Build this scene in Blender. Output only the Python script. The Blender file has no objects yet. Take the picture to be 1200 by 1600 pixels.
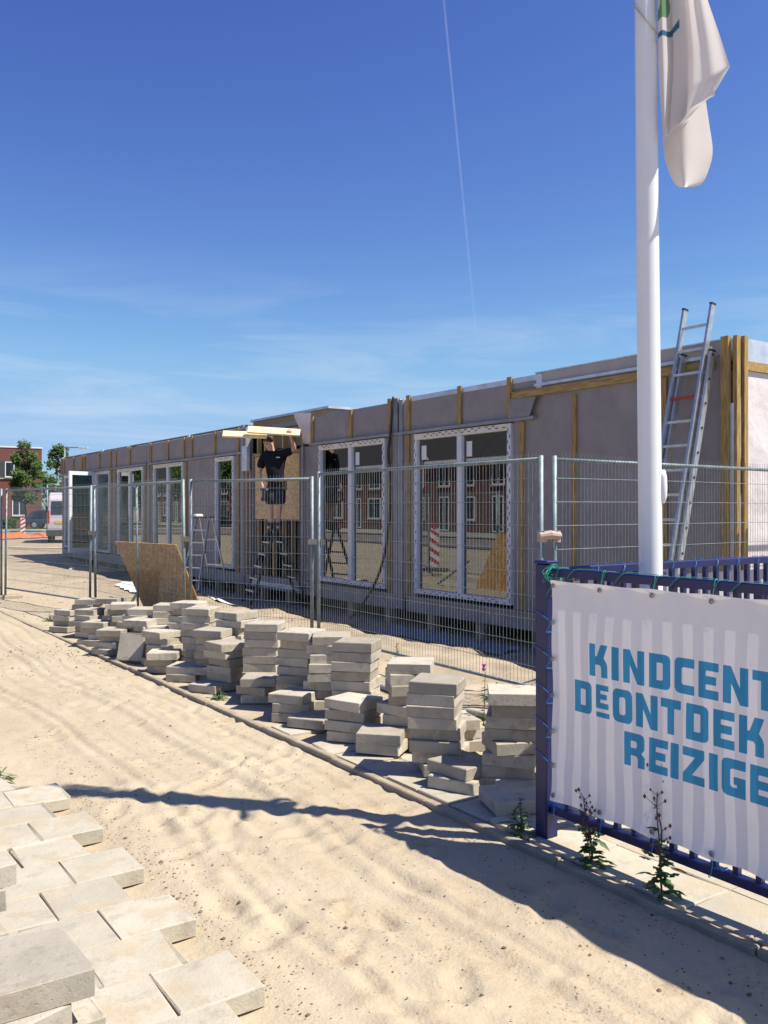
import bpy, math, random
import numpy as np
from mathutils import Vector, Matrix, noise
R = math.radians
rnd = random.Random(7)
S = bpy.context.scene
COL = S.collection

# ------------------------------------------------------------------ camera, sky, sun, exposure
cd = bpy.data.cameras.new('camera'); cam = bpy.data.objects.new('camera', cd); COL.objects.link(cam)
cam.location = (0, 0, 1.6); cam.rotation_euler = (R(90), 0, R(-34.5))
cd.sensor_fit = 'VERTICAL'; cd.sensor_height = 36; cd.lens = 1383 / 1600 * 36; cd.shift_y = -4 / 1600
cd.clip_start = 0.05; cd.clip_end = 12000
S.camera = cam
S.render.resolution_x = 768; S.render.resolution_y = 1024
SUN = Vector((0.57, -0.65, 1.33)).normalized()
W = bpy.data.worlds.new('World'); S.world = W; W.use_nodes = True
wn = W.node_tree; wn.nodes.clear()
def wnode(t, **k):
    n = wn.nodes.new(t)
    for a, b in k.items(): setattr(n, a, b)
    return n
sky = wnode('ShaderNodeTexSky', sky_type='NISHITA', sun_disc=False)
sky.sun_elevation = math.asin(SUN.z); sky.sun_rotation = math.atan2(SUN.x, SUN.y)
sky.air_density = 1.0; sky.dust_density = 0.5; sky.ozone_density = 2.6; sky.altitude = 0
tc = wnode('ShaderNodeTexCoord'); sx = wnode('ShaderNodeSeparateXYZ'); wn.links.new(tc.outputs['Generated'], sx.inputs[0])
mp = wnode('ShaderNodeMapping'); mp.inputs['Rotation'].default_value = (0.12, 0.1, 0.5); mp.inputs['Scale'].default_value = (1.6, 2.2, 13)
wn.links.new(tc.outputs['Generated'], mp.inputs['Vector'])
cn = wnode('ShaderNodeTexNoise'); cn.inputs['Scale'].default_value = 1.7; cn.inputs['Detail'].default_value = 9; cn.inputs['Roughness'].default_value = 0.6; cn.inputs['Distortion'].default_value = 0.7
wn.links.new(mp.outputs[0], cn.inputs['Vector'])
r1 = wnode('ShaderNodeMapRange'); r1.inputs['From Min'].default_value = 0.47; r1.inputs['From Max'].default_value = 0.78; r1.inputs['To Max'].default_value = 0.42
wn.links.new(cn.outputs['Fac'], r1.inputs['Value'])
r2 = wnode('ShaderNodeMapRange', interpolation_type='SMOOTHSTEP'); r2.inputs['From Min'].default_value = 0.29; r2.inputs['From Max'].default_value = 0.13
wn.links.new(sx.outputs['Z'], r2.inputs['Value'])
mu = wnode('ShaderNodeMath', operation='MULTIPLY'); wn.links.new(r1.outputs[0], mu.inputs[0]); wn.links.new(r2.outputs[0], mu.inputs[1])
sep = wnode('ShaderNodeSeparateColor'); wn.links.new(sky.outputs[0], sep.inputs[0]); cmb = wnode('ShaderNodeCombineColor')
for i, (g_, a_) in enumerate(((1.55, 0.54), (1.65, 0.48), (1.05, 1.22))):
    p_ = wnode('ShaderNodeMath', operation='POWER'); p_.inputs[1].default_value = g_; wn.links.new(sep.outputs[i], p_.inputs[0])
    q_ = wnode('ShaderNodeMath', operation='MULTIPLY'); q_.inputs[1].default_value = a_; wn.links.new(p_.outputs[0], q_.inputs[0])
    c_ = wnode('ShaderNodeMath', operation='SMOOTH_MIN'); c_.inputs[1].default_value = (3.0, 4.9, 7.6)[i]; c_.inputs[2].default_value = (1.6, 2.2, 2.0)[i]; wn.links.new(q_.outputs[0], c_.inputs[0]); wn.links.new(c_.outputs[0], cmb.inputs[i])
mx = wnode('ShaderNodeMix', data_type='RGBA'); wn.links.new(mu.outputs[0], mx.inputs['Factor']); wn.links.new(cmb.outputs[0], mx.inputs[6]); mx.inputs[7].default_value = (7.4, 7.9, 8.6, 1)
bg = wnode('ShaderNodeBackground'); bg.inputs['Strength'].default_value = 0.072; wn.links.new(mx.outputs[2], bg.inputs[0])
wo = wnode('ShaderNodeOutputWorld'); wn.links.new(bg.outputs[0], wo.inputs[0])
sl = bpy.data.lights.new('sun', 'SUN'); sl.energy = 5.0; sl.angle = R(0.55); sl.color = (1, 0.94, 0.84)
so = bpy.data.objects.new('sun', sl); COL.objects.link(so); so.rotation_euler = (-SUN).to_track_quat('-Z', 'Y').to_euler(); so.location = (20, -20, 40)
S.view_settings.view_transform = 'Standard'; S.view_settings.look = 'None'; S.view_settings.exposure = 0.675; S.view_settings.gamma = 1
S.view_settings.use_curve_mapping = False
S.render.engine = 'CYCLES'

# ------------------------------------------------------------------ materials
def srgb(r, g, b):
    f = lambda v: ((v / 255 + 0.055) / 1.055) ** 2.4 if v > 10 else v / 255 / 12.92
    return (f(r), f(g), f(b))
def mat(name, col, rough=0.7, metal=0.0, var=0.15, scale=8, col2=None, bump=0.0, bscale=60, stretch=None, detail=6, rand=0.0, trans=0.0, spec=0.5, coat=0.0, lo=0.35, hi=0.65):
    m = bpy.data.materials.new(name); m.use_nodes = True
    nt = m.node_tree; N = nt.nodes; Lk = nt.links; b = N['Principled BSDF']
    b.inputs['Roughness'].default_value = rough; b.inputs['Metallic'].default_value = metal
    b.inputs['Specular IOR Level'].default_value = spec; b.inputs['Coat Weight'].default_value = coat
    t = N.new('ShaderNodeTexCoord'); mpn = N.new('ShaderNodeMapping'); Lk.new(t.outputs['Object'], mpn.inputs[0])
    if stretch: mpn.inputs['Scale'].default_value = stretch
    n1 = N.new('ShaderNodeTexNoise'); n1.inputs['Scale'].default_value = scale; n1.inputs['Detail'].default_value = detail; n1.inputs['Roughness'].default_value = 0.6
    Lk.new(mpn.outputs[0], n1.inputs['Vector'])
    mr = N.new('ShaderNodeMapRange'); mr.inputs['From Min'].default_value = lo; mr.inputs['From Max'].default_value = hi; Lk.new(n1.outputs['Fac'], mr.inputs['Value'])
    mix = N.new('ShaderNodeMix'); mix.data_type = 'RGBA'; Lk.new(mr.outputs[0], mix.inputs['Factor'])
    c2 = col2 or tuple(c * (1 - var * 2) for c in col); c1 = col if col2 else tuple(min(1, c * (1 + var * 0.5)) for c in col)
    mix.inputs[6].default_value = (*c2, 1); mix.inputs[7].default_value = (*c1, 1)
    out = mix.outputs[2]
    if rand:
        oi = N.new('ShaderNodeObjectInfo'); rr = N.new('ShaderNodeMapRange'); rr.inputs['To Min'].default_value = 1 - rand; rr.inputs['To Max'].default_value = 1 + rand * 0.5
        Lk.new(oi.outputs['Random'], rr.inputs['Value'])
        vm = N.new('ShaderNodeVectorMath'); vm.operation = 'SCALE'; Lk.new(out, vm.inputs[0]); Lk.new(rr.outputs[0], vm.inputs['Scale']); out = vm.outputs[0]
        va = N.new('ShaderNodeVectorMath'); va.operation = 'ADD'; Lk.new(t.outputs['Object'], va.inputs[0]); Lk.new(oi.outputs['Random'], va.inputs[1])
        vs = N.new('ShaderNodeVectorMath'); vs.operation = 'SCALE'; vs.inputs['Scale'].default_value = 7; Lk.new(oi.outputs['Random'], vs.inputs[0]); Lk.new(vs.outputs[0], va.inputs[1]); Lk.new(va.outputs[0], mpn.inputs[0])
    Lk.new(out, b.inputs['Base Color'])
    if bump:
        n2 = N.new('ShaderNodeTexNoise'); n2.inputs['Scale'].default_value = bscale; n2.inputs['Detail'].default_value = 5; Lk.new(mpn.outputs[0], n2.inputs['Vector'])
        bp = N.new('ShaderNodeBump'); bp.inputs['Strength'].default_value = 1; bp.inputs['Distance'].default_value = bump; Lk.new(n2.outputs['Fac'], bp.inputs['Height']); Lk.new(bp.outputs[0], b.inputs['Normal'])
    if trans:
        tr = N.new('ShaderNodeBsdfTranslucent'); Lk.new(out, tr.inputs['Color'])
        ms = N.new('ShaderNodeMixShader'); ms.inputs[0].default_value = trans
        Lk.new(b.outputs[0], ms.inputs[1]); Lk.new(tr.outputs[0], ms.inputs[2]); Lk.new(ms.outputs[0], N['Material Output'].inputs['Surface'])
    m['out'] = 1
    return m
def concrete_mat(name, base, dust=0.5, dustcol=(0.50, 0.385, 0.25), rand=0.18):
    m = bpy.data.materials.new(name); m.use_nodes = True; nt = m.node_tree; N = nt.nodes; L = nt.links; b = N['Principled BSDF']
    b.inputs['Roughness'].default_value = 0.92; b.inputs['Specular IOR Level'].default_value = 0.2
    t = N.new('ShaderNodeTexCoord'); oi = N.new('ShaderNodeObjectInfo'); sc = N.new('ShaderNodeVectorMath'); sc.operation = 'SCALE'; sc.inputs['Scale'].default_value = 23; L.new(oi.outputs['Random'], sc.inputs[0])
    va = N.new('ShaderNodeVectorMath'); va.operation = 'ADD'; L.new(t.outputs['Object'], va.inputs[0]); L.new(sc.outputs[0], va.inputs[1]); P = va.outputs[0]
    def nz(s_, d=5, r=0.6):
        n = N.new('ShaderNodeTexNoise'); n.inputs['Scale'].default_value = s_; n.inputs['Detail'].default_value = d; n.inputs['Roughness'].default_value = r; L.new(P, n.inputs['Vector']); return n.outputs['Fac']
    def mr(src, a, c, lo=0, hi=1):
        n = N.new('ShaderNodeMapRange'); n.inputs['From Min'].default_value = a; n.inputs['From Max'].default_value = c; n.inputs['To Min'].default_value = lo; n.inputs['To Max'].default_value = hi; L.new(src, n.inputs['Value']); return n.outputs[0]
    def mixc(f, a, c):
        n = N.new('ShaderNodeMix'); n.data_type = 'RGBA'; L.new(f, n.inputs['Factor'])
        if isinstance(a, tuple): n.inputs[6].default_value = (*a, 1)
        else: L.new(a, n.inputs[6])
        n.inputs[7].default_value = (*c, 1); return n.outputs[2]
    c = mixc(mr(nz(4, 6), .35, .65), tuple(k * .84 for k in base), base)
    c = mixc(mr(nz(11, 6, .7), .53, .66, 0, .65), c, tuple(k * .62 for k in base))
    c = mixc(mr(nz(140, 3), .62, .72, 0, .6), c, tuple(k * .42 for k in base))
    vr = N.new('ShaderNodeVectorMath'); vr.operation = 'SCALE'; L.new(c, vr.inputs[0]); L.new(mr(oi.outputs['Random'], 0, 1, 1 - rand, 1 + rand * .4), vr.inputs['Scale']); c = vr.outputs[0]
    g = N.new('ShaderNodeNewGeometry'); sx_ = N.new('ShaderNodeSeparateXYZ'); L.new(g.outputs['Normal'], sx_.inputs[0])
    mm = N.new('ShaderNodeMath'); mm.operation = 'MULTIPLY'; L.new(mr(sx_.outputs['Z'], .6, .9, .6, 1), mm.inputs[0]); L.new(mr(nz(5.5, 7, .65), .52, .60, 0, dust), mm.inputs[1])
    c = mixc(mm.outputs[0], c, dustcol); L.new(c, b.inputs['Base Color'])
    b1 = N.new('ShaderNodeBump'); b1.inputs['Distance'].default_value = .0022; L.new(nz(60, 5), b1.inputs['Height']); b2 = N.new('ShaderNodeBump'); b2.inputs['Distance'].default_value = .0016; b2.inputs['Strength'].default_value = .6; L.new(mr(nz(85, 2), .62, .72, 1, 0), b2.inputs['Height']); L.new(b1.outputs[0], b2.inputs['Normal']); L.new(b2.outputs[0], b.inputs['Normal'])
    return m
M = {}
M['concrete'] = concrete_mat('slab concrete', (0.48, 0.43, 0.35), 0.55, (0.30, 0.24, 0.165), rand=0.28)
M['paving'] = concrete_mat('dusty paving concrete', (0.47, 0.425, 0.335), 0.65, (0.42, 0.34, 0.235), rand=0.10)
M['kerb'] = mat('kerb concrete', (0.36, 0.30, 0.22), 0.95, var=0.14, scale=5, bump=0.003, bscale=50, spec=0.2)
M['membrane'] = mat('grey facade membrane', (0.295, 0.270, 0.268), 0.75, scale=2.6, col2=(0.24, 0.218, 0.218), bump=0.010, bscale=7, spec=0.3, detail=9)
M['membrane_lit'] = mat('sunlit tone facade membrane', (0.66, 0.60, 0.60), 0.7, var=0.06, scale=3, bump=0.03, bscale=3.2, spec=0.3)  # lighter copy of the grey membrane, sunlight painted into its base colour
M['timber'] = mat('treated timber', (0.44, 0.29, 0.10), 0.75, scale=5, col2=(0.22, 0.145, 0.06), stretch=(8, 8, 1), bump=0.001, bscale=30, spec=0.3)
M['timber_h'] = mat('treated timber lengthwise', (0.44, 0.30, 0.11), 0.75, scale=5, col2=(0.24, 0.16, 0.07), stretch=(8, 1, 8), bump=0.001, bscale=30, spec=0.3)
M['pine'] = mat('new pine', (0.86, 0.73, 0.47), 0.65, scale=5, col2=(0.76, 0.61, 0.36), stretch=(1, 8, 8), spec=0.3)
M['pine_v'] = mat('pine stud', (0.50, 0.36, 0.17), 0.65, scale=5, col2=(0.40, 0.28, 0.14), stretch=(8, 8, 1), spec=0.3)
M['white_frame'] = mat('white window frame', (0.66, 0.67, 0.72), 0.4, var=0.05, scale=3)
M['cream_frame'] = mat('cream head frame', (0.72, 0.68, 0.58), 0.5, var=0.08, scale=9)
M['tape'] = mat('slate print on tape', (0.10, 0.12, 0.17), 0.5, var=0.2, scale=30)
M['foil'] = mat('shiny parapet foil', (0.60, 0.66, 0.76), 0.35, metal=0.3, var=0.12, scale=4, bump=0.004, bscale=9)
M['parapet'] = mat('grey parapet board', (0.36, 0.34, 0.33), 0.8, var=0.08, scale=2)
M['steel'] = mat('grey steel', (0.30, 0.31, 0.34), 0.55, metal=0.4, var=0.12, scale=3)
M['galv'] = mat('galvanised steel', (0.23, 0.275, 0.29), 0.6, metal=0.45, var=0.15, scale=14)
M['alu'] = mat('aluminium', (0.62, 0.62, 0.62), 0.38, metal=0.75, var=0.1, scale=12)
M['black'] = mat('black plastic', (0.02, 0.02, 0.022), 0.45, var=0.2)
M['darkgrey'] = mat('dark grey paint', (0.055, 0.06, 0.065), 0.5, var=0.2)
M['red'] = mat('red paint', (0.45, 0.03, 0.02), 0.5, var=0.1)
M['blue'] = mat('navy fence paint', (0.003, 0.009, 0.085), 0.36, var=0.12, scale=6, coat=0.1)
M['pole'] = mat('white pole paint', (0.74, 0.74, 0.76), 0.3, var=0.03, scale=2, coat=0.3)
M['green_cord'] = mat('green cord', (0.02, 0.30, 0.20), 0.5, var=0.1)
M['blue_cord'] = mat('blue cord', (0.03, 0.22, 0.60), 0.4, var=0.1)
M['eyelet'] = mat('brass eyelet', (0.35, 0.33, 0.30), 0.35, metal=0.8)
M['clod'] = mat('dry soil', (0.20, 0.15, 0.10), 0.95, var=0.2, spec=0.1)
M['pebble'] = mat('pale pebble', (0.60, 0.55, 0.47), 0.9, var=0.2, rand=0.2)
M['tarp'] = mat('white tarp', (0.74, 0.72, 0.72), 0.6, var=0.08, scale=3, bump=0.01, bscale=8)
M['skin'] = mat('skin', (0.56, 0.33, 0.24), 0.55, var=0.08, scale=12)
M['shirt'] = mat('black shirt cloth', (0.012, 0.012, 0.018), 0.85, var=0.2, bump=0.004, bscale=14, spec=0.2)
M['shorts'] = mat('charcoal shorts cloth', (0.035, 0.037, 0.05), 0.85, var=0.2, bump=0.004, bscale=18, spec=0.2)
M['hair'] = mat('dark hair', (0.03, 0.02, 0.015), 0.7)
M['sock'] = mat('pale sock', (0.50, 0.47, 0.40), 0.9)
M['boot'] = mat('brown work boot', (0.10, 0.055, 0.03), 0.6)
M['roof_dark'] = mat('dark roof covering', (0.05, 0.048, 0.05), 0.8, var=0.15)
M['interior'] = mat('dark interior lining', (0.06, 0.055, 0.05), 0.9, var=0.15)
M['van'] = mat('pinkish white van paint', (0.56, 0.50, 0.53), 0.3, var=0.04, coat=0.4)
M['carblue'] = mat('dark blue car paint', (0.035, 0.05, 0.085), 0.25, var=0.05, coat=0.6)
M['tyre'] = mat('tyre rubber', (0.02, 0.02, 0.02), 0.8)
M['carglass'] = mat('dark car glass', (0.02, 0.025, 0.03), 0.12, spec=0.8)
M['lamp_red'] = mat('red lamp plastic', (0.4, 0.02, 0.02), 0.3)
M['yellow'] = mat('yellow plate', (0.65, 0.42, 0.05), 0.5, var=0.05)
M['orange'] = mat('orange barrier mesh', (0.85, 0.20, 0.06), 0.6, var=0.12, scale=4, trans=0.25)
M['asphalt'] = mat('pinkish road paving', (0.26, 0.20, 0.18), 0.9, var=0.15, scale=0.8)
M['pathpale'] = mat('pale kerb paving', (0.38, 0.35, 0.31), 0.9, var=0.1, scale=1.5)
M['bark'] = mat('bark', (0.10, 0.075, 0.05), 0.95, var=0.25, stretch=(4, 4, 1))
M['leaf'] = mat('tree leaf', (0.12, 0.19, 0.04), 0.55, scale=1.3, col2=(0.055, 0.11, 0.022), trans=0.4, rand=0.15)
M['weed'] = mat('weed leaf', (0.09, 0.16, 0.045), 0.6, scale=20, col2=(0.05, 0.10, 0.025), trans=0.3)
M['weed_dark'] = mat('dry weed stem', (0.13, 0.07, 0.05), 0.7, var=0.3, scale=20)
M['purple'] = mat('thistle flower', (0.40, 0.07, 0.35), 0.7, var=0.15)
M['yellowflower'] = mat('yellow flower', (0.70, 0.50, 0.04), 0.7, var=0.1)
M['hose'] = mat('black hose rubber', (0.018, 0.018, 0.02), 0.4)
M['lampglass'] = mat('streetlamp grey', (0.5, 0.5, 0.5), 0.4)

def osb_mat(name, c1, c2, c3):
    m = bpy.data.materials.new(name); m.use_nodes = True; nt = m.node_tree; N = nt.nodes; L = nt.links; b = N['Principled BSDF']; b.inputs['Roughness'].default_value = 0.8; b.inputs['Specular IOR Level'].default_value = 0.25
    t = N.new('ShaderNodeTexCoord'); v = N.new('ShaderNodeTexVoronoi'); v.inputs['Scale'].default_value = 22
    mp_ = N.new('ShaderNodeMapping'); mp_.inputs['Scale'].default_value = (1, 0.6, 1.5); L.new(t.outputs['Object'], mp_.inputs[0])
    nz = N.new('ShaderNodeTexNoise'); nz.inputs['Scale'].default_value = 9; L.new(mp_.outputs[0], nz.inputs['Vector'])
    ad = N.new('ShaderNodeVectorMath'); ad.operation = 'ADD'; L.new(mp_.outputs[0], ad.inputs[0])
    sc = N.new('ShaderNodeVectorMath'); sc.operation = 'SCALE'; sc.inputs['Scale'].default_value = 0.12; L.new(nz.outputs['Color'], sc.inputs[0]); L.new(sc.outputs[0], ad.inputs[1]); L.new(ad.outputs[0], v.inputs['Vector'])
    sp = N.new('ShaderNodeSeparateXYZ'); L.new(v.outputs['Color'], sp.inputs[0])
    cr = N.new('ShaderNodeValToRGB'); e = cr.color_ramp.elements; e[0].color = (*c1, 1); e[1].color = (*c3, 1); k = e.new(0.55); k.color = (*c2, 1)
    L.new(sp.outputs[0], cr.inputs[0]); L.new(cr.outputs[0], b.inputs['Base Color'])
    return m
M['osb'] = osb_mat('osb board', (0.27, 0.145, 0.05), (0.36, 0.205, 0.075), (0.47, 0.29, 0.12))
M['osb_panel'] = osb_mat('osb panel', (0.52, 0.34, 0.15), (0.64, 0.44, 0.21), (0.74, 0.54, 0.30))
def sand_mat():
    m = bpy.data.materials.new('sand'); m.use_nodes = True; nt = m.node_tree; N = nt.nodes; L = nt.links; b = N['Principled BSDF']
    b.inputs['Roughness'].default_value = 0.95; b.inputs['Specular IOR Level'].default_value = 0.15
    t = N.new('ShaderNodeTexCoord')
    def nz(s, d=6, r=0.6):
        n = N.new('ShaderNodeTexNoise'); n.inputs['Scale'].default_value = s; n.inputs['Detail'].default_value = d; n.inputs['Roughness'].default_value = r; L.new(t.outputs['Object'], n.inputs['Vector']); return n
    def mr(src, a, bb, lo=0, hi=1):
        n = N.new('ShaderNodeMapRange'); n.inputs['From Min'].default_value = a; n.inputs['From Max'].default_value = bb; n.inputs['To Min'].default_value = lo; n.inputs['To Max'].default_value = hi; L.new(src, n.inputs['Value']); return n.outputs[0]
    def mixc(f, a, c):
        n = N.new('ShaderNodeMix'); n.data_type = 'RGBA'; L.new(f, n.inputs['Factor'])
        if isinstance(a, tuple): n.inputs[6].default_value = (*a, 1)
        else: L.new(a, n.inputs[6])
        n.inputs[7].default_value = (*c, 1); return n.outputs[2]
    c = mixc(mr(nz(0.9).outputs['Fac'], 0.35, 0.65), (0.385, 0.318, 0.222), (0.445, 0.373, 0.266))
    c = mixc(mr(nz(5.5, 9, 0.72).outputs['Fac'], 0.53, 0.66, 0, 0.6), c, (0.33, 0.245, 0.15))
    c = mixc(mr(nz(160, 3).outputs['Fac'], 0.55, 0.8, 0, 0.5), c, (0.60, 0.49, 0.35))
    c = mixc(mr(nz(230, 2).outputs['Fac'], 0.60, 0.75, 0, 0.65), c, (0.24, 0.165, 0.10))
    crm = N.new('ShaderNodeMath'); crm.operation = 'MULTIPLY'; L.new(mr(nz(1.6, 4).outputs['Fac'], .5, .62), crm.inputs[0]); L.new(mr(nz(48, 5, .7).outputs['Fac'], .57, .64, 0, .75), crm.inputs[1])
    c = mixc(crm.outputs[0], c, (0.20, 0.14, 0.085))
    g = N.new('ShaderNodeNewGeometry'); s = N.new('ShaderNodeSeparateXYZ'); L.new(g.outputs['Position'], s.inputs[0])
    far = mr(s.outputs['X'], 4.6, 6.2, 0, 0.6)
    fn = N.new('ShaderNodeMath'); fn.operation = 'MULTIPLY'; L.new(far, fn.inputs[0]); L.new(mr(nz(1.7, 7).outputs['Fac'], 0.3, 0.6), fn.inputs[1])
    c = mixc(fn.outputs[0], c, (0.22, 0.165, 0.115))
    L.new(c, b.inputs['Base Color'])
    b1 = N.new('ShaderNodeBump'); b1.inputs['Distance'].default_value = 0.004; b1.inputs['Strength'].default_value = 0.9; L.new(nz(75, 4).outputs['Fac'], b1.inputs['Height'])
    b2 = N.new('ShaderNodeBump'); b2.inputs['Distance'].default_value = 0.012; b2.inputs['Strength'].default_value = 0.7; L.new(nz(17, 6).outputs['Fac'], b2.inputs['Height']); L.new(b1.outputs[0], b2.inputs['Normal'])
    ms_ = N.new('ShaderNodeMapping'); ms_.inputs['Scale'].default_value = (15, 2.6, 1); ms_.inputs['Rotation'].default_value = (0, 0, .03); L.new(t.outputs['Object'], ms_.inputs[0])
    ns = N.new('ShaderNodeTexNoise'); ns.inputs['Scale'].default_value = 1; ns.inputs['Detail'].default_value = 6; ns.inputs['Distortion'].default_value = .6; L.new(ms_.outputs[0], ns.inputs['Vector'])
    mk = mr(nz(.7, 3).outputs['Fac'], .42, .6); sk = N.new('ShaderNodeMath'); sk.operation = 'MULTIPLY'; L.new(ns.outputs['Fac'], sk.inputs[0]); L.new(mk, sk.inputs[1])
    b3 = N.new('ShaderNodeBump'); b3.inputs['Distance'].default_value = 0.011; b3.inputs['Strength'].default_value = 0.22; L.new(sk.outputs[0], b3.inputs['Height']); L.new(b2.outputs[0], b3.inputs['Normal'])
    L.new(b3.outputs[0], b.inputs['Normal'])
    return m
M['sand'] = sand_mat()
def brick_mat(name, c1, c2, mo, sc=1.0, axis='xz'):
    m = bpy.data.materials.new(name); m.use_nodes = True; nt = m.node_tree; N = nt.nodes; L = nt.links; b = N['Principled BSDF']; b.inputs['Roughness'].default_value = 0.9
    t = N.new('ShaderNodeTexCoord'); s = N.new('ShaderNodeSeparateXYZ'); L.new(t.outputs['Object'], s.inputs[0]); cb = N.new('ShaderNodeCombineXYZ')
    ad = N.new('ShaderNodeMath'); L.new(s.outputs['X'], ad.inputs[0]); L.new(s.outputs['Y'], ad.inputs[1]); L.new(ad.outputs[0], cb.inputs[0]); L.new(s.outputs['Z'], cb.inputs[1])
    br = N.new('ShaderNodeTexBrick'); br.inputs['Scale'].default_value = sc; br.inputs['Brick Width'].default_value = 0.22; br.inputs['Row Height'].default_value = 0.065; br.inputs['Mortar Size'].default_value = 0.008
    br.inputs['Color1'].default_value = (*c1, 1); br.inputs['Color2'].default_value = (*c2, 1); br.inputs['Mortar'].default_value = (*mo, 1); L.new(cb.outputs[0], br.inputs['Vector']); L.new(br.outputs[0], b.inputs['Base Color'])
    return m
M['brick'] = brick_mat('dark red brick', (0.155, 0.045, 0.032), (0.105, 0.035, 0.028), (0.12, 0.09, 0.08))
M['brickred'] = brick_mat('purple red brick', (0.17, 0.043, 0.032), (0.12, 0.035, 0.03), (0.14, 0.08, 0.07))
def glass_mat():
    m = bpy.data.materials.new('window glass'); m.use_nodes = True; nt = m.node_tree; N = nt.nodes; L = nt.links; N.remove(N['Principled BSDF'])
    tr = N.new('ShaderNodeBsdfTransparent'); tr.inputs[0].default_value = (0.50, 0.55, 0.54, 1)
    gl = N.new('ShaderNodeBsdfGlossy'); gl.inputs['Roughness'].default_value = 0.006; gl.inputs[0].default_value = (0.92, 0.95, 0.95, 1)
    fr = N.new('ShaderNodeFresnel'); fr.inputs[0].default_value = 1.8
    mr = N.new('ShaderNodeMath'); mr.operation = 'MULTIPLY_ADD'; mr.inputs[1].default_value = 1.0; mr.inputs[2].default_value = 0.12; L.new(fr.outputs[0], mr.inputs[0])
    ms = N.new('ShaderNodeMixShader'); L.new(mr.outputs[0], ms.inputs[0]); L.new(tr.outputs[0], ms.inputs[1]); L.new(gl.outputs[0], ms.inputs[2]); L.new(ms.outputs[0], N['Material Output'].inputs[0])
    return m
M['glass'] = glass_mat()

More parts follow.
